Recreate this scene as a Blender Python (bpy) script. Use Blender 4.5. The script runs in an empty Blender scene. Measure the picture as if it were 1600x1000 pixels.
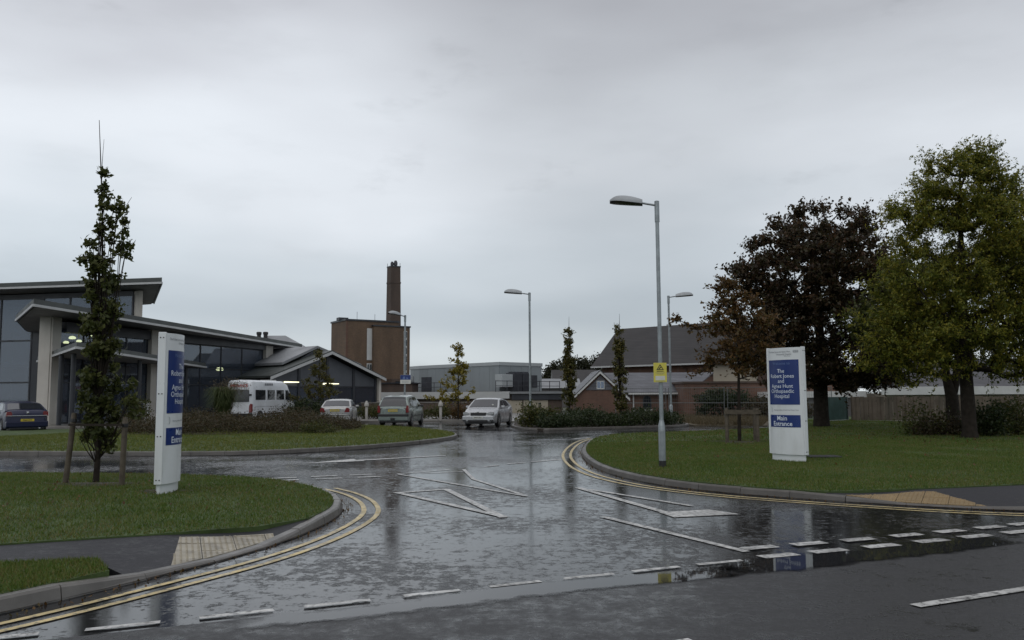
import bpy, bmesh, math, random
import numpy as np
from mathutils import Vector, Matrix

random.seed(7)
RNG = np.random.default_rng(11)
SC = bpy.context.scene
COL = SC.collection
R = math.radians

# ---------------------------------------------------------------- camera
cam = bpy.data.cameras.new('camera')
cam.sensor_width = 36.0
cam.lens = 36.0 * 1300.0 / 1600.0
cam.clip_start = 0.1
cam.clip_end = 3000.0
cam_o = bpy.data.objects.new('camera', cam)
cam_o.matrix_world = (Matrix.Translation((0, 0, 1.6)) @ Matrix.Rotation(math.pi / 2 + math.atan(118 / 1300), 4, 'X')
                      @ Matrix.Rotation(-0.006, 4, 'Z'))
COL.objects.link(cam_o)
SC.camera = cam_o

# ---------------------------------------------------------------- overcast sky
SUN_EL, SUN_AZ = R(52), R(205)          # azimuth clockwise from +Y: behind the camera, a little to its left
world = bpy.data.worlds.new('World')
SC.world = world
world.use_nodes = True
nt = world.node_tree
nt.nodes.clear()


def N(tree, kind, **kw):
    n = tree.nodes.new(kind)
    for k, v in kw.items():
        if k in n.inputs:
            n.inputs[k].default_value = v
        else:
            setattr(n, k, v)
    return n


def ramp(tree, src, stops, interp='LINEAR'):
    r = tree.nodes.new('ShaderNodeValToRGB')
    r.color_ramp.interpolation = interp
    el = r.color_ramp.elements
    while len(el) < len(stops):
        el.new(0.5)
    for e, (p, c) in zip(el, stops):
        e.position = p
        e.color = (c[0], c[1], c[2], 1) if hasattr(c, '__len__') else (c, c, c, 1)
    if src is not None:
        tree.links.new(src, r.inputs[0])
    return r


def mathn(tree, op, a, b=None, clamp=False):
    m = tree.nodes.new('ShaderNodeMath')
    m.operation = op
    m.use_clamp = clamp
    for i, s in enumerate((a, b)):
        if s is None:
            continue
        if isinstance(s, (int, float)):
            m.inputs[i].default_value = s
        else:
            tree.links.new(s, m.inputs[i])
    return m.outputs[0]


def mixc(tree, fac, a, b, blend='MIX'):
    m = tree.nodes.new('ShaderNodeMix')
    m.data_type = 'RGBA'
    m.blend_type = blend
    for s, i in ((fac, 0), (a, 6), (b, 7)):
        if isinstance(s, (int, float)):
            m.inputs[i].default_value = s
        elif hasattr(s, '__len__'):
            m.inputs[i].default_value = (*s[:3], 1)
        else:
            tree.links.new(s, m.inputs[i])
    return m.outputs[2]


sky = nt.nodes.new('ShaderNodeTexSky')
sky.sky_type = 'NISHITA'
sky.sun_disc = False
sky.sun_elevation = SUN_EL
sky.sun_rotation = SUN_AZ
tc = nt.nodes.new('ShaderNodeTexCoord')
sep = nt.nodes.new('ShaderNodeSeparateXYZ')
nt.links.new(tc.outputs['Generated'], sep.inputs[0])
# wavering height so that the cloud base is not a clean band
mp = nt.nodes.new('ShaderNodeMapping')
mp.inputs['Scale'].default_value = (1.0, 1.0, 3.2)
nt.links.new(tc.outputs['Generated'], mp.inputs[0])
n1 = N(nt, 'ShaderNodeTexNoise', Scale=1.7, Detail=3.0, Roughness=0.5)
nt.links.new(mp.outputs[0], n1.inputs['Vector'])
n2 = N(nt, 'ShaderNodeTexNoise', Scale=4.5, Detail=6.0, Roughness=0.55)
nt.links.new(mp.outputs[0], n2.inputs['Vector'])
zz = mathn(nt, 'ADD', sep.outputs[2], mathn(nt, 'MULTIPLY', mathn(nt, 'SUBTRACT', n1.outputs[0], 0.5), 0.30))
# stratus seen through: luminance by elevation (sine of the elevation angle)
cl = ramp(nt, zz, [(0.0, (0.48, 0.52, 0.54)), (0.04, (0.455, 0.50, 0.525)), (0.11, (0.36, 0.405, 0.44)),
                   (0.19, (0.43, 0.475, 0.51)), (0.29, (0.535, 0.57, 0.605)), (0.46, (0.375, 0.39, 0.42)), (1.0, (0.66, 0.67, 0.70))], 'EASE')
var = ramp(nt, n2.outputs[0], [(0.3, 0.94), (0.5, 1.0), (0.72, 1.04)], 'EASE')
clouds = mixc(nt, 1.0, cl.outputs[0], var.outputs[0], 'MULTIPLY')
# broad light and dark reaches of the cloud sheet
mp4 = nt.nodes.new('ShaderNodeMapping')
mp4.inputs['Location'].default_value = (0.9, 0.0, 0.2)
nt.links.new(tc.outputs['Generated'], mp4.inputs[0])
n4 = N(nt, 'ShaderNodeTexNoise', Scale=1.5, Detail=1.5, Roughness=0.4)
nt.links.new(mp4.outputs[0], n4.inputs['Vector'])
clouds = mixc(nt, 1.0, clouds, ramp(nt, n4.outputs[0], [(0.30, 0.84), (0.70, 1.16)], 'EASE').outputs[0], 'MULTIPLY')
# a few darker low scraps of cloud
mp3 = nt.nodes.new('ShaderNodeMapping')
mp3.inputs['Scale'].default_value = (5.0, 5.0, 13.0)
mp3.inputs['Location'].default_value = (0.35, 0.1, 0.0)
nt.links.new(tc.outputs['Generated'], mp3.inputs[0])
n3 = N(nt, 'ShaderNodeTexNoise', Scale=1.0, Detail=5.0, Roughness=0.6)
nt.links.new(mp3.outputs[0], n3.inputs['Vector'])
scr = ramp(nt, n3.outputs[0], [(0.60, 1.0), (0.76, 0.88)], 'EASE')
clouds = mixc(nt, 1.0, clouds, scr.outputs[0], 'MULTIPLY')
clouds10 = mixc(nt, 1.0, clouds, (12.15, 12.0, 12.0), 'MULTIPLY')
skymix = mixc(nt, 0.95, sky.outputs[0], clouds10)
bg = nt.nodes.new('ShaderNodeBackground')
bg.inputs['Strength'].default_value = 0.10
nt.links.new(skymix, bg.inputs['Color'])
wo = nt.nodes.new('ShaderNodeOutputWorld')
nt.links.new(bg.outputs[0], wo.inputs[0])

sun = bpy.data.lights.new('sun', 'SUN')
sun.energy = 0.55
sun.angle = R(75)
sun.color = (1.0, 0.97, 0.93)
sun_o = bpy.data.objects.new('sun', sun)
sd = Vector((math.sin(SUN_AZ) * math.cos(SUN_EL), math.cos(SUN_AZ) * math.cos(SUN_EL), math.sin(SUN_EL)))
sun_o.rotation_euler = sd.to_track_quat('Z', 'Y').to_euler()
sun_o.location = (0, -10, 40)
COL.objects.link(sun_o)

SC.view_settings.view_transform = 'Standard'
SC.view_settings.look = 'None'
SC.view_settings.exposure = 0.18
SC.view_settings.gamma = 1.0
SC.view_settings.use_curve_mapping = False
SC.render.engine = 'CYCLES'
SC.cycles.max_bounces = 6
SC.cycles.transparent_max_bounces = 12
SC.cycles.caustics_reflective = False
SC.cycles.caustics_refractive = False

# ---------------------------------------------------------------- materials
MATS = {}


def base_mat(name):
    m = bpy.data.materials.new(name)
    m.use_nodes = True
    t = m.node_tree
    t.nodes.clear()
    out = t.nodes.new('ShaderNodeOutputMaterial')
    p = t.nodes.new('ShaderNodeBsdfPrincipled')
    t.links.new(p.outputs[0], out.inputs[0])
    MATS[name] = m
    return m, t, p, out


def coords(t, scale=(1, 1, 1), src='Object'):
    c = t.nodes.new('ShaderNodeTexCoord')
    mpn = t.nodes.new('ShaderNodeMapping')
    mpn.inputs['Scale'].default_value = scale
    t.links.new(c.outputs[src], mpn.inputs[0])
    return mpn.outputs[0]


def noise(t, vec, scale, detail=4.0, rough=0.55):
    n = N(t, 'ShaderNodeTexNoise', Scale=scale, Detail=detail, Roughness=rough)
    t.links.new(vec, n.inputs['Vector'])
    return n.outputs[0]


def bump(t, p, h, strength, dist):
    b = N(t, 'ShaderNodeBump', Strength=strength, Distance=dist)
    t.links.new(h, b.inputs['Height'])
    t.links.new(b.outputs[0], p.inputs['Normal'])
    return b


def simple(name, col, rough=0.5, metal=0.0, var=0.25, vscale=1.5, bs=0.0, bscale=60.0, coat=0.0, spec=0.5, stain=None, dark=None):
    """colour with blotchy wear, fine relief"""
    m, t, p, out = base_mat(name)
    v = coords(t)
    n = noise(t, v, vscale, 6.0)
    lo = tuple(c * (1 - var) for c in col)
    hi = tuple(min(1, c * (1 + var * 0.7)) for c in col)
    r = ramp(t, n, [(0.28, lo), (0.55, col), (0.75, hi)])
    colour = r.outputs[0]
    if stain:
        n2_ = noise(t, coords(t, (1, 1, 0.18)), stain[1], 5.0)
        s = ramp(t, n2_, [(0.48, 0.0), (0.7, stain[2])])
        colour = mixc(t, s.outputs[0], colour, stain[0])
    t.links.new(colour, p.inputs['Base Color'])
    rr = ramp(t, n, [(0.3, min(1, rough * 1.15)), (0.7, rough * 0.8)])
    t.links.new(rr.outputs[0], p.inputs['Roughness'])
    p.inputs['Metallic'].default_value = metal
    p.inputs['Specular IOR Level'].default_value = spec
    p.inputs['Coat Weight'].default_value = coat
    p.inputs['Coat Roughness'].default_value = 0.06
    if bs:
        bump(t, p, noise(t, v, bscale, 3.0), bs, 0.01)
    return m


def wet_asphalt(name, col, film_lo, film_hi, r_wet, r_dry, scale, bumps, spec=0.5):
    """asphalt under a broken film of rain water: smooth where the film stands, stony where it does not"""
    m, t, p, out = base_mat(name)
    v = coords(t)
    big = noise(t, v, 0.35 * scale, 3.0)
    mid = noise(t, v, 5.5 * scale, 10.0, 0.74)
    fleck = noise(t, v, 17.0 * scale, 5.0, 0.7)
    fine = noise(t, v, 75.0, 3.0, 0.7)
    agg = N(t, 'ShaderNodeTexVoronoi', Scale=85.0)
    t.links.new(v, agg.inputs['Vector'])
    s = mathn(t, 'ADD', mathn(t, 'ADD', mathn(t, 'MULTIPLY', mid, 0.5), mathn(t, 'MULTIPLY', fleck, 0.3)), mathn(t, 'MULTIPLY', big, 0.35))
    film = ramp(t, s, [(film_lo, 0.0), (film_hi, 1.0)], 'EASE').outputs[0]
    cvar = ramp(t, fine, [(0.3, tuple(c * 0.55 for c in col)), (0.7, tuple(c * 1.5 for c in col))]).outputs[0]
    c2 = mixc(t, film, cvar, tuple(c * 0.72 for c in col))
    t.links.new(c2, p.inputs['Base Color'])
    rg = N(t, 'ShaderNodeMapRange')
    rg.inputs['To Min'].default_value = r_dry
    rg.inputs['To Max'].default_value = r_wet
    t.links.new(film, rg.inputs['Value'])
    t.links.new(rg.outputs[0], p.inputs['Roughness'])
    p.inputs['Specular IOR Level'].default_value = spec
    p.inputs['IOR'].default_value = 1.4
    hgt = mathn(t, 'ADD', mathn(t, 'MULTIPLY', agg.outputs['Distance'], 0.8), mathn(t, 'MULTIPLY', fine, 0.6))
    inv = mathn(t, 'SUBTRACT', 1.0, film)
    hgt2 = mathn(t, 'MULTIPLY', hgt, mathn(t, 'ADD', mathn(t, 'MULTIPLY', inv, 0.96), 0.04))
    ripple = noise(t, v, 9.0, 3.0)
    hgt3 = mathn(t, 'ADD', hgt2, mathn(t, 'MULTIPLY', ripple, 0.05))
    bump(t, p, hgt3, bumps, 0.004)
    return m


wet_asphalt('wet_asphalt', (0.026, 0.027, 0.029), 0.46, 0.575, 0.10, 0.46, 1.15, 0.75)
wet_asphalt('main_asphalt', (0.020, 0.020, 0.021), 0.50, 0.68, 0.17, 0.50, 0.6, 0.9, 0.5)
wet_asphalt('path_asphalt', (0.022, 0.022, 0.026), 0.56, 0.8, 0.30, 0.6, 1.2, 0.7, 0.35)


def puddle_mat():
    m, t, p, out = base_mat('puddle_water')
    v = coords(t)
    p.inputs['Base Color'].default_value = (0.022, 0.023, 0.025, 1)
    p.inputs['Roughness'].default_value = 0.025
    p.inputs['IOR'].default_value = 1.33
    bump(t, p, noise(t, coords(t, (1, 1, 1)), 5.0, 2.0), 0.04, 0.004)
    tr = t.nodes.new('ShaderNodeBsdfTransparent')
    mx = t.nodes.new('ShaderNodeMixShader')
    # ragged margin from the edge weight stored on the sheet
    at = t.nodes.new('ShaderNodeAttribute')
    at.attribute_name = 'margin'
    e = mathn(t, 'ADD', at.outputs['Fac'], mathn(t, 'MULTIPLY', mathn(t, 'SUBTRACT', noise(t, v, 4.0, 5.0, 0.6), 0.5), 0.8))
    r = ramp(t, e, [(0.26, 0.0), (0.56, 1.0)])
    t.links.new(r.outputs[0], mx.inputs[0])
    t.links.new(tr.outputs[0], mx.inputs[1])
    t.links.new(p.outputs[0], mx.inputs[2])
    t.links.new(mx.outputs[0], out.inputs[0])


puddle_mat()


def paint_mat(name, col, wear=0.5):
    """road paint, worn through to the asphalt here and there, wet"""
    m, t, p, out = base_mat(name)
    v = coords(t)
    n = noise(t, v, 14.0, 8.0, 0.7)
    w = ramp(t, n, [(0.36, 1.0), (0.47 + 0.08 * wear, 0.0)]).outputs[0]
    tone = ramp(t, noise(t, v, 2.0, 5.0), [(0.3, tuple(c * 0.55 for c in col)), (0.65, col)]).outputs[0]
    t.links.new(mixc(t, w, tone, (0.05, 0.05, 0.05)), p.inputs['Base Color'])
    t.links.new(ramp(t, noise(t, v, 5.0, 5.0), [(0.35, 0.55), (0.65, 0.28)]).outputs[0], p.inputs['Roughness'])
    bump(t, p, noise(t, v, 70.0, 3.0), 0.35, 0.003)


paint_mat('white_paint', (0.56, 0.56, 0.54), 0.8)
paint_mat('yellow_paint', (0.58, 0.46, 0.21), 0.3)


def brick_mat(name, c1, c2, mortar, s=1.0):
    m, t, p, out = base_mat(name)
    g = t.nodes.new('ShaderNodeNewGeometry')
    tcn = t.nodes.new('ShaderNodeTexCoord')
    sp = t.nodes.new('ShaderNodeSeparateXYZ')
    t.links.new(tcn.outputs['Object'], sp.inputs[0])
    cb = t.nodes.new('ShaderNodeCombineXYZ')
    t.links.new(mathn(t, 'ADD', sp.outputs[0], sp.outputs[1]), cb.inputs[0])
    t.links.new(sp.outputs[2], cb.inputs[1])
    b = t.nodes.new('ShaderNodeTexBrick')
    t.links.new(cb.outputs[0], b.inputs['Vector'])
    b.inputs['Color1'].default_value = (*c1, 1)
    b.inputs['Color2'].default_value = (*c2, 1)
    b.inputs['Mortar'].default_value = (*mortar, 1)
    b.inputs['Scale'].default_value = 1.0
    b.inputs['Brick Width'].default_value = 0.225 * s
    b.inputs['Row Height'].default_value = 0.075 * s
    b.inputs['Mortar Size'].default_value = 0.008 * s
    st = ramp(t, noise(t, coords(t, (1, 1, 0.25)), 0.7, 6.0), [(0.3, 0.66), (0.65, 1.08)]).outputs[0]
    t.links.new(mixc(t, 1.0, b.outputs[0], st, 'MULTIPLY'), p.inputs['Base Color'])
    p.inputs['Roughness'].default_value = 0.75
    bump(t, p, b.outputs['Fac'], -0.3, 0.006)


brick_mat('brick_brown', (0.150, 0.090, 0.050), (0.112, 0.066, 0.038), (0.11, 0.09, 0.07))
brick_mat('brick_dark', (0.060, 0.040, 0.030), (0.080, 0.048, 0.034), (0.08, 0.07, 0.06))
brick_mat('brick_red', (0.135, 0.064, 0.040), (0.10, 0.048, 0.032), (0.12, 0.09, 0.07))


def tile_mat(name, col, row=0.3, spec=0.4):
    m, t, p, out = base_mat(name)
    tcn = t.nodes.new('ShaderNodeTexCoord')
    sp = t.nodes.new('ShaderNodeSeparateXYZ')
    t.links.new(tcn.outputs['Object'], sp.inputs[0])
    cb = t.nodes.new('ShaderNodeCombineXYZ')
    t.links.new(mathn(t, 'ADD', sp.outputs[0], sp.outputs[1]), cb.inputs[0])
    t.links.new(sp.outputs[2], cb.inputs[1])
    b = t.nodes.new('ShaderNodeTexBrick')
    t.links.new(cb.outputs[0], b.inputs['Vector'])
    b.inputs['Color1'].default_value = (*[c * 1.12 for c in col], 1)
    b.inputs['Color2'].default_value = (*[c * 0.85 for c in col], 1)
    b.inputs['Mortar'].default_value = (*[c * 0.5 for c in col], 1)
    b.inputs['Scale'].default_value = 1.0
    b.inputs['Brick Width'].default_value = row
    b.inputs['Row Height'].default_value = row * 0.55
    b.inputs['Mortar Size'].default_value = 0.012
    st = ramp(t, noise(t, coords(t), 0.8, 6.0), [(0.3, 0.75), (0.7, 1.15)]).outputs[0]
    t.links.new(mixc(t, 1.0, b.outputs[0], st, 'MULTIPLY'), p.inputs['Base Color'])
    p.inputs['Roughness'].default_value = 0.5
    p.inputs['Specular IOR Level'].default_value = spec
    bump(t, p, b.outputs['Fac'], -0.4, 0.01)


tile_mat('dark_tile', (0.030, 0.028, 0.028), 0.30, 0.25)
tile_mat('slate_tile', (0.095, 0.098, 0.11), 0.40)
tile_mat('old_slate', (0.060, 0.060, 0.066), 0.40, 0.25)

simple('kerb_concrete', (0.085, 0.078, 0.070), 0.45, var=0.35, vscale=3.0, bs=0.4, bscale=90)
simple('kerb_granite', (0.135, 0.128, 0.118), 0.4, var=0.25, vscale=4.0, bs=0.3, bscale=120)
simple('soil', (0.035, 0.026, 0.018), 0.85, var=0.4, vscale=6.0, bs=0.8, bscale=30)
simple('ground_earth', (0.05, 0.055, 0.03), 0.85, var=0.35, vscale=0.3, bs=0.6, bscale=15)
simple('lawn_soil', (0.040, 0.068, 0.013), 0.9, var=0.4, vscale=2.0, bs=0.9, bscale=40)
simple('rough_verge', (0.085, 0.068, 0.038), 0.9, var=0.45, vscale=1.5, bs=0.8, bscale=25)
simple('tactile_buff', (0.30, 0.265, 0.195), 0.42, var=0.30, vscale=4.0, bs=0.3, bscale=90, stain=((0.05, 0.045, 0.035), 5.0, 0.6))
simple('tactile_gold', (0.24, 0.165, 0.075), 0.42, var=0.22, vscale=5.0, bs=0.3, bscale=90)
simple('sign_white', (0.66, 0.69, 0.70), 0.32, var=0.06, vscale=1.2, stain=((0.42, 0.44, 0.40), 3.0, 0.35))
simple('sign_blue', (0.006, 0.027, 0.15), 0.30, var=0.10, vscale=2.0)
simple('text_white', (0.62, 0.68, 0.76), 0.4, var=0.03)
simple('text_faded', (0.10, 0.16, 0.33), 0.4, var=0.03)
simple('text_grey', (0.20, 0.21, 0.23), 0.5, var=0.03)
simple('text_red', (0.45, 0.10, 0.09), 0.5, var=0.05)
simple('ink_black', (0.012, 0.012, 0.012), 0.5, var=0.05)
simple('sign_yellow', (0.56, 0.50, 0.075), 0.4, var=0.08)
simple('wire_grey', (0.10, 0.11, 0.11), 0.5, var=0.2, vscale=6.0)
simple('galvanised', (0.27, 0.30, 0.31), 0.42, metal=0.55, var=0.2, vscale=6.0)
simple('lamp_grey', (0.30, 0.32, 0.33), 0.45, metal=0.2, var=0.15, vscale=5.0)
simple('lens_dark', (0.05, 0.05, 0.045), 0.2, var=0.1)
simple('black_plastic', (0.015, 0.015, 0.016), 0.45, var=0.15)
simple('rubber', (0.012, 0.012, 0.012), 0.6, var=0.2, vscale=8)
simple('timber_stake', (0.075, 0.060, 0.040), 0.7, var=0.35, vscale=8.0, bs=0.5, bscale=60)
simple('timber_fence', (0.125, 0.100, 0.074), 0.75, var=0.35, vscale=2.2, bs=0.5, bscale=50, stain=((0.035, 0.04, 0.03), 2.0, 0.6))
simple('bark', (0.028, 0.023, 0.018), 0.9, spec=0.15, var=0.4, vscale=6.0, bs=0.9, bscale=25)
simple('bark_pale', (0.085, 0.072, 0.055), 0.8, var=0.4, vscale=6.0, bs=0.7, bscale=30)
simple('render_white', (0.50, 0.475, 0.43), 0.75, var=0.10, vscale=0.9, bs=0.2, bscale=80, stain=((0.30, 0.28, 0.25), 1.2, 0.4))
simple('soffit_grey', (0.24, 0.24, 0.235), 0.6, var=0.08)
simple('fascia_light', (0.42, 0.43, 0.43), 0.4, var=0.08)
simple('fascia_white', (0.50, 0.51, 0.50), 0.45, var=0.08, stain=((0.40, 0.40, 0.37), 2.0, 0.35))
simple('roof_membrane', (0.050, 0.058, 0.055), 0.5, var=0.2, vscale=1.0)
simple('frame_dark', (0.022, 0.025, 0.032), 0.4, var=0.12)
simple('panel_slate', (0.07, 0.077, 0.09), 0.45, var=0.12)
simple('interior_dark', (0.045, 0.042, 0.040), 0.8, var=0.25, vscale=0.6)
simple('paving_grey', (0.17, 0.16, 0.145), 0.35, var=0.2, vscale=1.2, bs=0.3, bscale=50)
simple('cladding', (0.255, 0.285, 0.30), 0.42, metal=0.15, var=0.07, vscale=0.5, stain=((0.18, 0.20, 0.20), 0.8, 0.4))
simple('cladding_trim', (0.36, 0.39, 0.40), 0.4, var=0.06)
simple('beige_paint', (0.36, 0.32, 0.25), 0.55, var=0.12, vscale=0.8)
simple('machine_grey', (0.030, 0.033, 0.042), 0.5, var=0.3, vscale=2.0)
simple('roof_grey', (0.20, 0.21, 0.22), 0.5, var=0.15, vscale=0.7)
simple('far_wall', (0.10, 0.095, 0.095), 0.7, var=0.2, vscale=0.5)
simple('green_screen', (0.018, 0.050, 0.042), 0.6, var=0.3, vscale=2.0)
simple('plate_yellow', (0.52, 0.40, 0.03), 0.4, var=0.1, vscale=6)
simple('plate_white', (0.55, 0.56, 0.52), 0.4, var=0.08, vscale=6)
simple('lamp_red', (0.16, 0.012, 0.014), 0.15, var=0.2, vscale=8, coat=0.6)
simple('lamp_clear', (0.42, 0.44, 0.46), 0.12, metal=0.3, var=0.25, vscale=14, coat=0.8)
simple('chrome', (0.55, 0.56, 0.58), 0.2, metal=1.0, var=0.05)
simple('alloy', (0.30, 0.31, 0.32), 0.35, metal=0.7, var=0.15, vscale=8)
simple('paint_silver', (0.40, 0.415, 0.43), 0.28, metal=0.3, var=0.06, coat=0.4)
simple('paint_champagne', (0.37, 0.37, 0.36), 0.28, metal=0.3, var=0.06, coat=0.4)
simple('paint_sage', (0.205, 0.245, 0.23), 0.28, metal=0.3, var=0.06, coat=0.4)
simple('paint_navy', (0.006, 0.009, 0.034), 0.35, metal=0.0, var=0.08, coat=0.15, spec=0.3)
simple('paint_white', (0.60, 0.63, 0.66), 0.3, var=0.06, coat=0.5, stain=((0.38, 0.39, 0.39), 1.5, 0.4))
simple('bollard_grey', (0.32, 0.31, 0.285), 0.5, var=0.15, vscale=5)


def emit_mat(name, col, strength):
    m, t, p, out = base_mat(name)
    p.inputs['Base Color'].default_value = (0.6, 0.6, 0.5, 1)
    p.inputs['Emission Color'].default_value = (*col, 1)
    p.inputs['Emission Strength'].default_value = strength


emit_mat('lit_lamp', (1.0, 0.86, 0.36), 2.4)
emit_mat('lit_tube', (1.0, 0.95, 0.62), 1.7)


def glass_mat(name, tint, see, rough=0.03):
    """tinted glazing: part mirror by angle, part see-through"""
    m, t, p, out = base_mat(name)
    gl = N(t, 'ShaderNodeBsdfGlossy', Roughness=rough)
    gl.inputs['Color'].default_value = (0.9, 0.95, 1.0, 1)
    tr = t.nodes.new('ShaderNodeBsdfTransparent')
    tr.inputs['Color'].default_value = (*[see * c for c in tint], 1)
    df = t.nodes.new('ShaderNodeBsdfDiffuse')
    df.inputs['Color'].default_value = (*[0.035 * c for c in tint], 1)
    a = t.nodes.new('ShaderNodeAddShader')
    t.links.new(tr.outputs[0], a.inputs[0])
    t.links.new(df.outputs[0], a.inputs[1])
    lw = N(t, 'ShaderNodeLayerWeight', Blend=0.5)
    f2 = mathn(t, 'ADD', mathn(t, 'MULTIPLY', mathn(t, 'POWER', lw.outputs['Facing'], 4.0), 0.85), 0.085, True)
    mx = t.nodes.new('ShaderNodeMixShader')
    t.links.new(f2, mx.inputs[0])
    t.links.new(a.outputs[0], mx.inputs[1])
    t.links.new(gl.outputs[0], mx.inputs[2])
    t.links.new(mx.outputs[0], out.inputs[0])
    t.nodes.remove(p)


glass_mat('glass_building', (0.75, 0.85, 1.0), 0.72)
glass_mat('glass_car', (0.8, 1.0, 0.95), 0.32, 0.02)
simple('glass_dark', (0.020, 0.023, 0.028), 0.06, var=0.2, spec=0.7)
simple('car_cabin', (0.02, 0.02, 0.02), 0.7, var=0.2)


def leaf_mat(name, cols, trans=0.35, rough=0.5):
    m, t, p, out = base_mat(name)
    g = t.nodes.new('ShaderNodeNewGeometry')
    v = coords(t)
    nn = noise(t, v, 0.9, 3.0)
    k = mathn(t, 'ADD', mathn(t, 'MULTIPLY', g.outputs['Random Per Island'], 0.58), mathn(t, 'MULTIPLY', nn, 0.62))
    n_ = len(cols)
    r = ramp(t, k, [(0.12 + 0.76 * i / (n_ - 1), c) for i, c in enumerate(cols)])
    t.links.new(r.outputs[0], p.inputs['Base Color'])
    p.inputs['Roughness'].default_value = rough
    p.inputs['Specular IOR Level'].default_value = 0.3
    tl = t.nodes.new('ShaderNodeBsdfTranslucent')
    t.links.new(r.outputs[0], tl.inputs['Color'])
    mx = t.nodes.new('ShaderNodeMixShader')
    mx.inputs[0].default_value = trans
    t.links.new(p.outputs[0], mx.inputs[1])
    t.links.new(tl.outputs[0], mx.inputs[2])
    t.links.new(mx.outputs[0], out.inputs[0])


leaf_mat('leaf_oak', [(0.032, 0.042, 0.012), (0.054, 0.068, 0.018), (0.092, 0.098, 0.028)], 0.4)
leaf_mat('leaf_cherry', [(0.024, 0.016, 0.011), (0.042, 0.025, 0.015), (0.036, 0.036, 0.014), (0.085, 0.044, 0.022)])
leaf_mat('leaf_locust', [(0.042, 0.060, 0.012), (0.085, 0.110, 0.017), (0.160, 0.172, 0.024), (0.29, 0.25, 0.036)], 0.45)
leaf_mat('leaf_russet', [(0.045, 0.024, 0.010), (0.085, 0.045, 0.016), (0.135, 0.075, 0.024), (0.07, 0.060, 0.020)])
leaf_mat('leaf_gold', [(0.10, 0.10, 0.016), (0.19, 0.165, 0.024), (0.26, 0.20, 0.03)])
leaf_mat('leaf_hornbeam', [(0.036, 0.042, 0.013), (0.070, 0.074, 0.020), (0.13, 0.105, 0.026)])
leaf_mat('leaf_hedge', [(0.010, 0.020, 0.007), (0.020, 0.034, 0.010), (0.036, 0.046, 0.014)])
leaf_mat('leaf_shrub', [(0.024, 0.036, 0.010), (0.050, 0.064, 0.016), (0.095, 0.085, 0.022)])
leaf_mat('leaf_heather', [(0.026, 0.020, 0.010), (0.045, 0.030, 0.015), (0.040, 0.042, 0.016), (0.075, 0.050, 0.024)])
leaf_mat('leaf_pampas', [(0.030, 0.050, 0.014), (0.055, 0.080, 0.024), (0.10, 0.115, 0.045)])
leaf_mat('leaf_wood', [(0.010, 0.013, 0.006), (0.018, 0.022, 0.009), (0.030, 0.032, 0.012)])
leaf_mat('grass_blade', [(0.030, 0.064, 0.008), (0.060, 0.112, 0.014), (0.098, 0.142, 0.024), (0.15, 0.13, 0.042)], 0.3)
leaf_mat('grass_far', [(0.055, 0.088, 0.012), (0.105, 0.140, 0.022), (0.155, 0.150, 0.038)], 0.3)
leaf_mat('dry_grass', [(0.050, 0.040, 0.020), (0.095, 0.075, 0.040), (0.15, 0.12, 0.07)], 0.3)


# ---------------------------------------------------------------- mesh helpers
class Frame:
    """a wall's own axes: u along, d outwards, z up"""
    def __init__(s, p0, p1, z=0.0):
        s.o = Vector((p0[0], p0[1], z))
        a = Vector((p1[0] - p0[0], p1[1] - p0[1], 0))
        s.len = a.length
        s.u = a.normalized()
        s.n = Vector((s.u.y, -s.u.x, 0))

    def P(s, u, d, z):
        return s.o + s.u * u + s.n * d + Vector((0, 0, z))


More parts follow.
